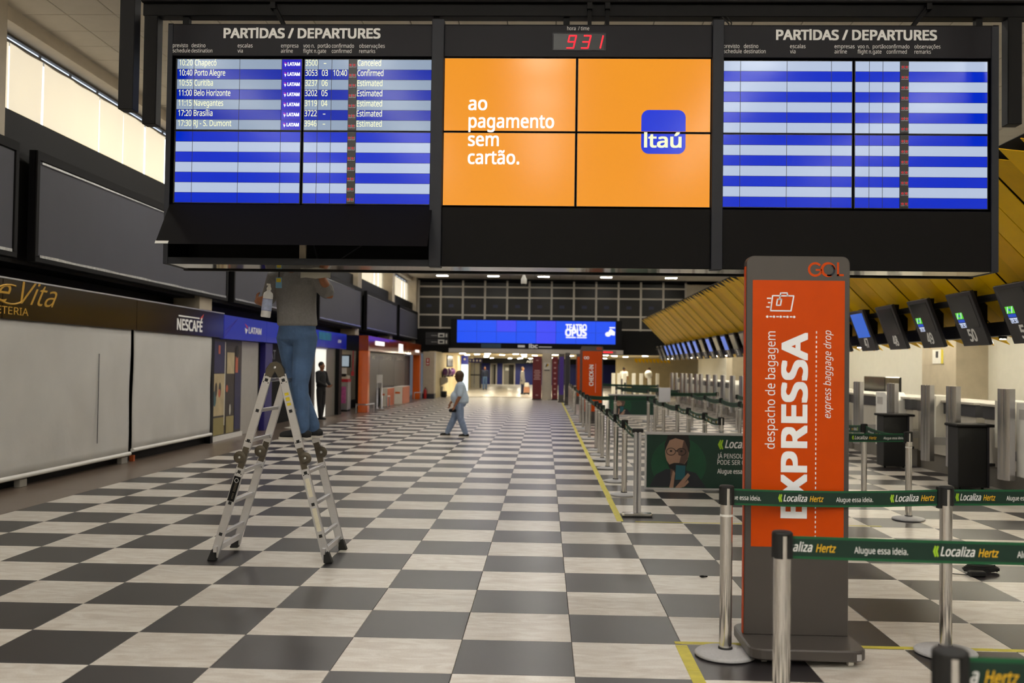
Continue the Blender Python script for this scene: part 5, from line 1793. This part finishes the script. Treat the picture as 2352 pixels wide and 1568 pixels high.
# stone pier with extinguisher
struct(MB().box(-5.95, -5.40, 48.0, 48.7, .24, 2.30).build('wall_pier_front', m_stone, bevel=.006), 'stone pier right of the orange shop')
struct(MB().box(-5.97, -5.39, 47.98, 48.69, 0, .24).build('baseboard_pier', m_char), 'dark baseboard of the stone pier')
t = thing('fire_extinguisher', 'red fire extinguisher at the foot of the stone pier', 'extinguisher', (-5.80, 47.75, 0))
m_red = M('extinguisher_red', (176, 26, 24), 0.35)
MB().lathe([(.07, 0), (.075, .02), (.075, .40), (.03, .48), (.02, .50)], n=16).build('cylinder', m_red, t, local=True)
MB().box(-.03, .05, -.02, .02, .50, .55).tube([(.03, 0, .53), (.10, 0, .42), (.09, 0, .2)], .012).build('valve', m_rubber, t, local=True)
t = thing('hydrant_sign', 'small red hydrant sign on the stone pier', 'sign', (-5.72, 47.98, 1.6))
MB().box(-5.80, -5.64, 47.97, 47.998, 1.62, 1.98).build('sign_plate', M('sign_red', (170, 40, 34), 0.5), t)
MB().box(-5.745, -5.695, 47.962, 47.97, 1.80, 1.94).box(-5.77, -5.67, 47.962, 47.97, 1.68, 1.74).build('sign_symbol', m_white, t)
# corridor left wall fittings
m_steel = M('stainless', (160, 156, 148), 0.25, 0.9)
t = thing('drinking_fountain', 'steel drinking fountain on the cream corridor wall', 'fountain', (-5.25, 51.2, 0))
MB().prism([(-.17, -.2, .55), (.2, -.2, .75), (.2, -.2, 1.0), (-.17, -.2, 1.0)], (0, .45, 0)).build('basin', m_steel, t, local=True, bevel=.02)
MB().box(-.17, -.05, -.1, .15, .02, .55).build('pedestal', m_steel, t, local=True)
MB().lathe([(.02, 1.0), (.02, 1.12), (.035, 1.13)], n=10).build('spout', m_chrome, t, local=True)
tag(MB().lathe([(.13, 0), (.15, .04), (.15, .30), (.14, .31)], (-5.15, 50.4, 0), 16).build('waste_bin', m_rubber), 'small black waste bin below the drinking fountain', 'bin')
m_purp = M('purple_plastic', (92, 40, 104), 0.35)
for i, y_ in enumerate((51.9, 54.0, 55.9)):
    t = thing('phone_hood', 'purple public phone hood on the cream corridor wall, %s one' % ['nearest', 'middle', 'furthest'][i], 'phone hood', (-5.24, y_, 1.0), group='phone hoods')
    o_ = MB().ell((0, 0, .28 + .0), (.17, .30, .22), 14, 10).build('hood', m_purp, t, local=True)
    MB().box(-.20, .05, -.12, .12, .0, .3).build('telephone', m_char, t, local=True, bevel=.02)
t = thing('mirror_panel', 'dark framed glass panel high on the cream corridor wall', 'panel', (-5.40, 55.8, 1.6))
MB().box(-5.43, -5.38, 54.2, 57.6, 1.55, 2.22).build('frame', m_char, t)
MB().box(-5.385, -5.372, 54.3, 55.8, 1.60, 2.18).box(-5.385, -5.372, 55.9, 57.5, 1.60, 2.18).build('glass', M('grey_glass', (150, 152, 158), 0.15), t)
# lit info column + glass doors at the corridor end
t = thing('info_column', 'tall pale lit information column with a blue head', 'sign', (-5.15, 64, 0))
MB().box(-5.42, -4.98, 63.8, 64.1, 0, 1.72).build('lit_body', M('pale_lit_panel', (210, 226, 240), 0.4, emit=.8, ecol=(206, 226, 246)), t)
MB().box(-5.42, -4.98, 63.8, 64.1, 1.72, 2.28).build('blue_head', m_airblue, t)
MB().ell((-5.2, 63.795, 2.05), (.07, .004, .07), 12, 8).build('head_symbol', m_white, t)
t = thing('glass_door', 'pale glass double door left of the distant person in the dark jacket', 'door', (-5.0, 72, 0))
MB().box(-5.75, -5.55, 71.9, 72.1, 0, 1.84).box(-4.72, -4.62, 71.9, 72.1, 0, 1.84).box(-5.75, -4.62, 71.9, 72.1, 1.84, 1.94).build('frame', m_char, t)
for x_ in (-5.54, -5.12):
    MB().box(x_, x_ + .38, 71.98, 72.02, .02, 1.83).build('leaf', M('frosted_glass', (182, 182, 176), 0.3), t)
MB().box(-5.54, -4.74, 71.95, 71.98, .92, 1.0).build('push_bar', m_char, t)
for i, (x0_, x1_) in enumerate(((-4.85, -4.25), (-3.75, -2.62))):
    t = thing('corridor_door', ['narrow framed door behind the distant person in the dark jacket', 'wide framed glass door in the blue end wall'][i], 'door', ((x0_ + x1_) / 2, 87.9, 0), group='doors in the blue wall')
    MB().box(x0_, x0_ + .1, 87.85, 88, 0, 1.86).box(x1_ - .1, x1_, 87.85, 88, 0, 1.86).box(x0_, x1_, 87.85, 88, 1.78, 1.86).build('frame', m_mull, t)
    MB().box(x0_ + .1, (x0_ + x1_) / 2, 87.9, 88, 0, 1.78).build('leaf', M('grey_door_glass', (120, 116, 108), 0.3), t)
    MB().box((x0_ + x1_) / 2, x1_ - .1, 87.9, 88, 0, 1.78).build('leaf', m_glass_dark, t)
    if i == 1:
        MB().box(x0_ + .25, x0_ + .55, 87.885, 87.9, 1.25, 1.5).build('notice', m_white, t)
t = thing('corridor_sign', 'dark sign with pale lettering above the blue end wall', 'sign', (-1.0, 86.6, 1.86))
MB().box(-1.75, 2.8, 86.55, 86.6, 1.87, 2.3).build('sign_panel', m_matte, t)
MB().text('AEROPO', .26, (-1.6, 86.545, 1.98), width=1.5, bold=.02).build('sign_lettering', m_white_txt, t)
t = thing('blue_sign', 'navy hanging sign with four white symbols in the corridor', 'sign', (-5.0, 70, 1.9))
MB().box(-5.5, -4.45, 69.9, 70, 1.86, 2.14).build('sign_panel', m_indigo, t)
for i in range(4):
    MB().ell((-5.3 + .24 * i, 69.895, 2.0), (.06, .004, .07), 10, 6).build('sign_symbol', m_white, t)
# ================================================================== FAR END OF THE HALL
vw = thing('video_wall', 'wide blue video wall across the far end of the hall', 'display', (-.4, 49.4, 2.5))
MB().box(-4.74, 3.84, 49.24, 51.55, 2.52, 3.98).build('casing', m_black, vw)
SV = dict(rough=.3)
m_vid = M('video_blue', (10, 24, 110), emit=.85, ecol=(22, 84, 255), var=.3, vscale=.7, **SV)
m_vid2 = M('video_violet', (24, 24, 120), emit=.85, ecol=(62, 76, 255), var=.3, vscale=.7, **SV)
xs = [-4.42 + (3.53 + 4.42) / 8 * i for i in range(9)]
for i in range(8):
    for j in range(2):
        z0, z1 = (2.80, 3.36) if j == 0 else (3.37, 3.93)
        p_ = MB().box(xs[i] + .006, xs[i + 1] - .006, 49.20, 49.24, z0, z1).build('display_panel', m_vid2 if (i in (2, 4) and j == 1) or (i == 4) else m_vid, vw)
lt = MB()
lt.text('TEATRO', .42, (1.03, 49.19, 3.47), width=1.06, bold=.034)
lt.text('OPUS', .46, (1.01, 49.19, 3.20), width=1.08, bold=.045)
lt.box(1.05, 1.55, 49.185, 49.19, 3.09, 3.15).box(1.6, 2.08, 49.185, 49.19, 3.09, 3.15)
lt.poly([(a, 49.19, b) for a, b in ellipse(3.15, 3.30, .14, .12, 14)][::-1]).poly([(3.15, 49.188, 3.28), (3.48, 49.188, 3.24), (3.5, 49.188, 3.42), (3.28, 49.188, 3.58), (3.2, 49.188, 3.5)][::-1])
lt.box(3.22, 3.5, 49.185, 49.19, 3.60, 3.66)
lt.build('video_lettering', m_scr_wh, vw)
st = MB().box(-4.70, 3.84, 49.19, 49.24, 2.52, 2.79).build('lower_strip', m_matte, vw)
lt = MB()
lt.text('ibc', .26, (-.80, 49.185, 2.57), width=.45, bold=.04)
lt.box(-1.35, -1.0, 49.18, 49.185, 2.59, 2.70).box(-.30, .35, 49.18, 49.185, 2.60, 2.64)
lt.build('strip_lettering', m_white_txt, st)
MB().box(-3.2, -2.2, 49.184, 49.19, 2.54, 2.76).build('strip_picture', M('strip_teal', (24, 60, 84), 0.4, var=.5, vscale=3), st)
bm_ = struct(MB().box(-4.80, 3.90, 49.0, 49.6, 2.30, 2.50).build('trim_4', M('pale_beam', (190, 184, 176), 0.5)), 'pale beam under the video wall')
ld = thing('led_sign', 'small red LED sign on the pale beam', 'sign', (3.1, 48.98, 2.33))
MB().box(2.65, 3.55, 48.96, 48.998, 2.33, 2.47).build('casing', M('led_casing', (150, 130, 128), 0.5), ld)
MB().box(2.85, 3.38, 48.955, 48.96, 2.37, 2.43).build('led_text', m_led, ld)
# column between two red banners
cl = struct(MB().box(-.12, .36, 48.7, 49.2, 0, 2.30).build('wall_column_mid', M('column_cream', (206, 196, 176), 0.6)), 'cream column carrying the beam')
t = thing('column_sign', 'small square emblem sign on the cream column', 'sign', (.12, 48.69, 1.5))
MB().box(-.04, .28, 48.68, 48.698, 1.50, 1.84).build('plate', m_offwhite, t)
MB().poly([(.04, 48.677, 1.60), (.2, 48.677, 1.70), (.1, 48.677, 1.80)][::-1], 0).poly([(.1, 48.676, 1.62), (.22, 48.676, 1.74), (.16, 48.676, 1.80)][::-1], 1).build('emblem', [m_rubber, m_gold], t)
MB().box(-.02, .26, 48.677, 48.68, 1.44, 1.48).build('caption', m_char, t)
m_wine = M('wine_red_banner', (112, 18, 28), 0.4)
for x0_, x1_, lab in ((-.58, -.14, 'wine red banner stand left of the cream column'), (.38, .66, 'wine red banner stand right of the cream column')):
    t = thing('banner_stand', lab, 'banner', ((x0_ + x1_) / 2, 48.6, 0), group='wine red banners')
    b_ = MB().box(x0_, x1_, 48.55, 48.62, .05, 2.14).build('panel', m_wine, t)
    MB().box(x0_ - .02, x1_ + .02, 48.45, 48.7, 0, .05).build('base', m_rubber, t)
    l_ = MB()
    xc, w = (x0_ + x1_) / 2, (x1_ - x0_) * .36
    if x0_ < 0:
        for i in range(6):
            l_.box(xc - w * (1 if i % 2 else .8), xc + w * (1 if i % 2 else .8), 48.545, 48.55, 1.42 - i * .085, 1.47 - i * .085)
        l_.box(xc - .06, xc + .06, 48.545, 48.55, 1.92, 1.97).box(xc - .06, xc + .06, 48.545, 48.55, .2, .26)
    else:
        for i in range(7):
            l_.box(xc - .05, xc + .05, 48.545, 48.55, .25 + i * .26, .32 + i * .26)
    l_.build('banner_lettering', M('faded_print', (196, 150, 150), 0.6), b_)
# direction signs on the dark band
t = thing('direction_signs', 'pair of dark direction signs left of the video wall', 'sign', (-5.7, 51.45, 2.7))
for z0 in (3.06, 2.72):
    p_ = MB().box(-6.29, -5.08, 51.55, 51.598, z0, z0 + .31).build('sign_plate', M('sign_charcoal', (48, 46, 48), 0.5), t)
    MB().box(-5.62, -5.28, 51.54, 51.55, z0 + .05, z0 + .27).build('pictogram_plate', m_white, p_)
    MB().box(-5.55, -5.36, 51.535, 51.54, z0 + .10, z0 + .20).build('pictogram', m_char, p_)
    MB().box(-5.22, -5.14, 51.54, 51.55, z0 + .06, z0 + .24).build('arrow', m_white, p_)
    MB().box(-5.98, -5.66, 51.54, 51.55, z0 + .12, z0 + .16).build('caption', M('dim_print', (150, 148, 146), 0.6), p_)
# dome camera
dc = thing('dome_camera', 'white dome camera hanging below the departure board', 'camera', (-.62, 28, 3.95))
MB().tube([(-.62, 28, 4.22), (-.62, 28, CEIL - .002)], .03, 8).build('drop_pipe', m_char, dc)
MB().lathe([(.075, 0), (.085, .02), (.085, .13), (.05, .20), (.03, .26)], (-.62, 28, 4.0), 18).build('housing', m_white, dc)
MB().ell((-.62, 28, 4.0), (.07, .07, .06), 14, 8).build('dome', m_glass_dark, dc)

# ================================================================== CHECK-IN SIDE
# yellow plank canopy
cy_ = thing('yellow_canopy', 'long yellow canopy of overlapping slanted planks above the check-in desks', 'canopy', (5.4, 27, 2.1))
pitch = .46
Ptop, Pbot = Vector((4.53, 0, 3.90)), Vector((6.235, 0, 2.165))
dn = (Pbot - Ptop).normalized()
nrm = Vector((-dn.z, 0, dn.x)).normalized()
if nrm.z > 0:
    nrm = -nrm
def slat_mesh(name, drop, wob):
    # a plank: far edge proud, near edge tucked behind the next and slid down the slope
    v = []
    for off in (0, .008):
        for (yy, sl, rec) in ((0, 0, 0), (-pitch + .038, drop, -.010)):
            for p in (Ptop, Pbot):
                q = p + dn * sl + nrm * (rec + wob) - nrm * off
                v.append((q.x, yy, q.z))
    c = Vector((5.4, -pitch / 2, 3.0))
    v = [(a - c.x, b - c.y, d - c.z) for a, b, d in v]
    me = bpy.data.meshes.new(name)
    me.from_pydata(v, [], [(0, 1, 3, 2), (6, 7, 5, 4), (0, 2, 6, 4), (1, 5, 7, 3), (0, 4, 5, 1), (2, 3, 7, 6)])
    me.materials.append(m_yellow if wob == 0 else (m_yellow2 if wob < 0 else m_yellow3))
    return me
m_yellow3 = M('yellow_lacquer_half_shaded', (228, 176, 0), 0.45, var=0.06, spec=0.2)  # middle step of the shading painted into the planks
m_yellow2 = M('yellow_lacquer_shaded', (214, 168, 0), 0.5, var=0.08, spec=0.2)  # darker yellow paints the bands of shadow and reflection plank by plank
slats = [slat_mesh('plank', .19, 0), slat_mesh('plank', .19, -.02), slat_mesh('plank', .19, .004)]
y = 8.6
i = 0
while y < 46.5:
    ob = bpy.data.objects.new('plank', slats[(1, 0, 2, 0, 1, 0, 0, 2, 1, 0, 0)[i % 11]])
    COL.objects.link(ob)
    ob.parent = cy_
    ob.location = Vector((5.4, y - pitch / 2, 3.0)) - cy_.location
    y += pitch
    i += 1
MB().box(5.75, 5.85, 8, 46.4, 3.08, 3.2).box(5.2, 5.3, 8, 46.4, 3.62, 3.74).build('purlin', m_dark, cy_)
MB().prism([(p.x - nrm.x * o_, 8.2, p.z - nrm.z * o_) for p, o_ in ((Ptop, .07), (Pbot, .07), (Pbot, .09), (Ptop, .09))], (0, 38.2, 0)).build('backing', m_dark, cy_)
# black sign rail
rl = thing('sign_rail', 'black rail carrying the desk monitors below the yellow canopy', 'rail', (5.85, 28, 2.1))
MB().box(5.80, 5.98, 8, 50, 2.12, 2.30).build('lower_rail', m_black, rl)
MB().box(5.62, 5.70, 8, 50, 2.56, 2.64).build('upper_rail', m_black, rl)
for k in range(30):
    y = 12.36 + 1.44 * (k - 3)
    MB().box(5.66, 5.90, y - .50, y - .05, 2.28, 2.60).build('bracket_box', m_matte, rl)
m_spot = M('rail_spot_glass', (255, 250, 235), 0.3, emit=150.0, ecol=(255, 246, 226))
for k in range(22):
    y = 9.0 + 1.92 * k
    hs_ = MB().lathe([(.05, 2.085), (.05, 2.12)], (5.89, y, 0), 12).build('spot_housing', m_black, rl)
    MB().lathe([(.036, 2.080), (.036, 2.086)], (5.89, y, 0), 12).build('spot_lens', m_spot, hs_)
# numbered monitors
m_mon = M('monitor_casing', (34, 33, 38), 0.4)
m_monscr = M('monitor_dark_screen', (14, 14, 18), 0.14, var=.3)
m_monblue = M('monitor_blue_screen', (14, 36, 110), 0.25, emit=.55, ecol=(50, 120, 246), var=.35, vscale=4)
m_mgreen = M('monitor_green', (40, 120, 20), 0.3, emit=.75, ecol=(96, 226, 50))
m_mblue2 = M('monitor_logo_blue', (10, 40, 120), 0.3, emit=.6, ecol=(30, 84, 220))
m_mwhite = M('monitor_white', (180, 190, 220), 0.3, emit=.8, ecol=(214, 226, 255))
def NUMW(n):
    u = ['', 'one', 'two', 'three', 'four', 'five', 'six', 'seven', 'eight', 'nine'][n % 10]
    return {2: 'twenty', 3: 'thirty', 4: 'forty', 5: 'fifty'}[n // 10] + ('-' + u if u else '')
def monitor(num, yc, state):
    t = thing('desk_monitor', 'hanging desk monitor with the number %s above the check-in desks' % NUMW(num), 'monitor', (5.55, yc, 2.0), group='desk monitors')
    top, bot = Vector((5.42, 0, 2.69)), Vector((5.68, 0, 2.0))
    dv = (bot - top)
    n_ = Vector((dv.z, 0, -dv.x)).normalized()
    if n_.x > 0:
        n_ = -n_
    def P(u, v, off=0.0):          # u 0..1 left to right as read, v 0..1 down
        q = top + dv * v + n_ * off
        return Vector((q.x, yc + .39 - .78 * u - .0 * v, q.z))
    def slab(u0, u1, v0, v1, o0, o1, mb, mi=0):
        a = [P(u0, v1, o1), P(u1, v1, o1), P(u1, v0, o1), P(u0, v0, o1)]
        b = [P(u0, v1, o0), P(u1, v1, o0), P(u1, v0, o0), P(u0, v0, o0)]
        mb.add(b + a, [(3, 2, 1, 0), (4, 5, 6, 7), (0, 1, 5, 4), (1, 2, 6, 5), (2, 3, 7, 6), (3, 0, 4, 7)], mi)
    mb = MB()
    slab(0, 1, 0, 1, -.05, 0, mb)
    cs_ = mb.build('casing', m_mon, t, bevel=.006)
    mb = MB()
    slab(.10, .90, .07, .66, 0, .004, mb)
    sc_ = mb.build('screen', m_monblue if state == 'blue' else m_monscr, t)
    if state == 'logo':
        g = MB()
        slab(.16, .42, .36, .48, .005, .007, g)
        g.build('logo_green', m_mgreen, sc_)
        g = MB()
        slab(.17, .42, .49, .545, .005, .007, g)
        g.poly([P(.25, .42, .008), P(.29, .45, .008), P(.33, .42, .008), P(.29, .39, .008)])
        g.build('logo_blue', m_mblue2, sc_)
        g = MB()
        dvn = dv.normalized()
        g.text('09:30', .075, P(.20, .645, .008), xd=(0, -1, 0), yd=tuple(-dvn), width=.17, bold=.02)
        slab(.17, .42, .56, .572, .005, .007, g)
        g.poly([P(.17, .475, .0075), P(.24, .365, .0075), P(.265, .365, .0075), P(.195, .475, .0075)])
        g.poly([P(.31, .475, .0075), P(.38, .365, .0075), P(.405, .365, .0075), P(.335, .475, .0075)])
        g.build('clock_text', m_mwhite, sc_)
    g = MB()
    g.text(str(num), .22, P(.5, .905, .002), xd=(0, -1, 0), yd=tuple(-dv.normalized()), width=.23, align='C', bold=.032)
    g.build('desk_number', m_white_txt, cs_)
    MB().box(5.50, 5.66, yc - .06, yc + .06, 2.58, 2.72).build('hanger', m_black, t)
nums = list(range(51, 25, -1))
for k, n in enumerate(nums):
    yc = 11.70 + 1.44 * k - (0.02 * k if k < 5 else .1)
    stt = {51: 'logo', 50: 'logo', 49: 'logo', 48: 'off', 47: 'blue'}.get(n, 'blue' if n in (46, 45, 44, 41, 38, 36, 34, 33, 32, 31, 30, 29, 28) else 'off')
    monitor(n, yc, stt)
# desks
m_bar = M('satin_steel_bar', (196, 195, 198), 0.22, 1.0, var=.12, aniso=(30, 30, 1), vscale=6)
m_deskp = M('desk_panel', (196, 190, 178), 0.5)
m_deskt = M('desk_dark_band', (58, 58, 62), 0.5)
m_plinth = M('desk_plinth', (120, 114, 106), 0.6)
bars = [11.9, 13.13, 14.80, 15.78, 17.34, 19.20, 21.0, 22.6, 24.2, 25.8, 27.4, 28.9, 30.4, 31.9, 33.6, 35.1, 36.6, 38.3, 39.5, 41.0, 42.5, 43.7, 45.5, 47.0, 48.9]
for i in range(len(bars) - 1):
    a, b = bars[i], bars[i + 1]
    lab = ['check-in desk cut by the right edge of the view', 'check-in desk with a tall white box behind the black podium', 'narrow check-in desk under monitor 49', 'check-in desk behind the further black podium', 'check-in desk with a sloping white kiosk under monitor 47', 'check-in desk just right of the tall orange sign'][i] if i < 6 else 'distant check-in desk, %s along from the tall orange sign' % ORD[i - 6]
    t = thing('check_in_desk', lab, 'desk', (6.5, (a + b) / 2, 0), group='check-in desks')
    MB().box(6.45, 7.2, a + .10, b - .16, .30, .98).build('front_panel', m_deskp, t, bevel=.006)
    MB().box(6.43, 7.2, a + .10, b - .16, .98, 1.16).build('dark_band', m_deskt, t)
    MB().box(6.39, 7.25, a + .08, b - .15, 1.16, 1.20).build('top', m_deskp, t, bevel=.006)
    MB().box(6.50, 7.1, a + .02, b - .16, 0, .30).build('plinth', m_plinth, t)
    # fluted steel upright
    u = MB()
    pr = []
    for k in range(37):
        v = k / 36
        yy = a - .14 + .28 * v
        pr.append((6.05 - .030 * abs(math.sin(v * math.pi * 3)) - .045 * math.sin(v * math.pi), yy))
    pr += [(6.12, a + .14), (6.12, a - .14)]
    u.prism([(x, yy, .25) for x, yy in pr][::-1], (0, 0, 1.19))
    u.build('steel_upright', m_bar, t, smooth=False)
    MB().box(6.12, 6.52, a - .05, a + .05, .5, .62).build('upright_bracket', m_alu, t)
    if i in (1, 3, 6, 8, 11):
        MB().box(6.30, 6.6, a + .28, a + .85, 1.2 - .6, 1.27).build('box_unit', m_offwhite, t, bevel=.01)
    if i in (0, 4, 9, 13):
        kx = MB().prism([(6.16, a + .42, .30), (6.16, a + 1.15, .30), (6.16, a + 1.15, 1.27), (6.16, a + .68, 1.27), (6.16, a + .42, 1.14)], (.35, 0, 0)).build('kiosk', m_white, t, bevel=.008)
        MB().box(6.153, 6.158, a + .78, a + 1.06, 1.05, 1.18).build('kiosk_screen', M('kiosk_grey', (176, 172, 168), 0.4), kx)
# black podiums
for x_, y_, lab in ((6.03, 14.05, 'black podium in front of the check-in desks, nearer one'), (6.0, 17.0, 'black podium in front of the check-in desks, further one')):
    t = thing('podium', lab, 'podium', (x_, y_ + .25, 0), group='black podiums')
    MB().box(x_ - .20, x_ + .20, y_, y_ + .36, .03, .88).build('cabinet', m_rubber, t, bevel=.008)
    MB().box(x_ - .23, x_ + .32, y_ - .04, y_ + .42, .88, .92).build('top', m_matte, t, bevel=.012)
    MB().box(x_ + .20, x_ + .23, y_ - .01, y_ + .03, .03, .88).build('edge_post', m_char, t)
    MB().box(x_ + .22, x_ + .33, y_ + .04, y_ + .1, .33, .37).build('bracket', m_rubber, t)
    for sx in (-.16, .16):
        MB().tube([(x_ + sx - .012, y_ + .06, .02), (x_ + sx + .012, y_ + .06, .02)], .02, 10).build('caster', m_rubber, t)
# dark screens behind the desks and a notice on the column
for y0_, y1_, x_, lab in ((23.4, 24.9, 8.0, 'dark screen behind the check-in desks, left one'), (21.6, 22.5, 7.7, 'dark screen behind the check-in desks beside the column')):
    t = thing('dark_screen', lab, 'screen', (x_, (y0_ + y1_) / 2, .9), group='dark screens behind desks')
    MB().box(x_, x_ + .05, y0_, y1_, .95, 1.52).build('panel', m_monscr, t, bevel=.01)
    MB().box(x_ + .05, x_ + .12, (y0_ + y1_) / 2 - .05, (y0_ + y1_) / 2 + .05, 0, 1.3).build('stand', m_char, t)
t = thing('wall_notice', 'white and yellow notice on the travertine column', 'notice', (8.6, 21.8, 1.85))
MB().box(8.60, 8.618, 21.5, 22.1, 1.83, 2.14).build('sheet', m_white, t)
MB().box(8.596, 8.60, 21.5, 21.62, 1.83, 2.14).build('yellow_edge', m_lyel, t)
MB().box(8.594, 8.60, 21.78, 21.9, 1.96, 2.10).build('picture', m_char, t)
# floor clutter
cb_ = thing('cable_coil', 'black power adapter with a coiled cable on the tiles at right', 'cable', (3.55, 8.25, 0))
MB().box(3.45, 3.58, 8.08, 8.14, .0025, .045).build('adapter', m_rubber, cb_, bevel=.008)
co = []
for i in range(90):
    a = i * .42
    co.append((3.62 + (.13 + .02 * math.sin(i * .9)) * math.cos(a), 8.27 + (.05 + .015 * math.sin(i * 1.7)) * math.sin(a), .012 + .0006 * i))
MB().tube(co, .006, 6).build('cable', m_rubber, cb_)
MB().tube([(3.46, 8.12, .012), (3.42, 8.13, .01), (3.34, 8.16, .01), (3.28, 8.15, .01)], .004, 6).build('lead', m_rubber, cb_)
tag(MB().ell((1.27, 7.86, .009), (.025, .018, .008), 8, 6).ell((1.30, 7.87, .007), (.014, .012, .006), 8, 6).build('litter_scrap', m_dark), 'small dark scrap lying on a white tile', 'litter')

# far check-in lanes beyond the hall
for i, (x, y) in enumerate([(4.0, 57), (4.35, 57.4), (4.7, 57.8), (5.3, 58.4), (5.8, 59), (6.4, 60), (7.0, 61)]):
    t = thing('far_desk_upright', 'white upright of the far desks beyond the hall, %s from the left' % ORD[i], 'upright', (x, y, 0), group='far desk uprights')
    MB().box(x - .10, x + .10, y, y + .25, .05, 1.32).build('panel', m_white, t, bevel=.01)
    MB().box(x - .13, x + .13, y - .02, y + .3, 0, .05).build('foot', m_alu, t)
fc = thing('far_canopy', 'distant yellow canopy fragment beyond the far wall', 'canopy', (7.2, 66, 1.9))
for k in range(10):
    MB().prism([(6.0 + .24 * k, 66, 2.28), (6.0 + .24 * k + .22, 66, 2.28), (6.0 + .24 * k + .22, 66, 1.95), (6.0 + .24 * k + .05, 66, 2.06)], (0, .05, 0)).build('plank', m_yellow, fc)
t = thing('far_white_balloon_lamp', 'round white globe near the far desks', 'globe', (5.9, 56, 1.1))
MB().ell((5.9, 56, 1.28), (.22, .22, .24), 16, 12).build('globe', m_white, t)
MB().lathe([(.12, 0), (.12, .02), (.02, .04), (.02, 1.08)], (5.9, 56, 0), 12).build('stem', m_alu, t)
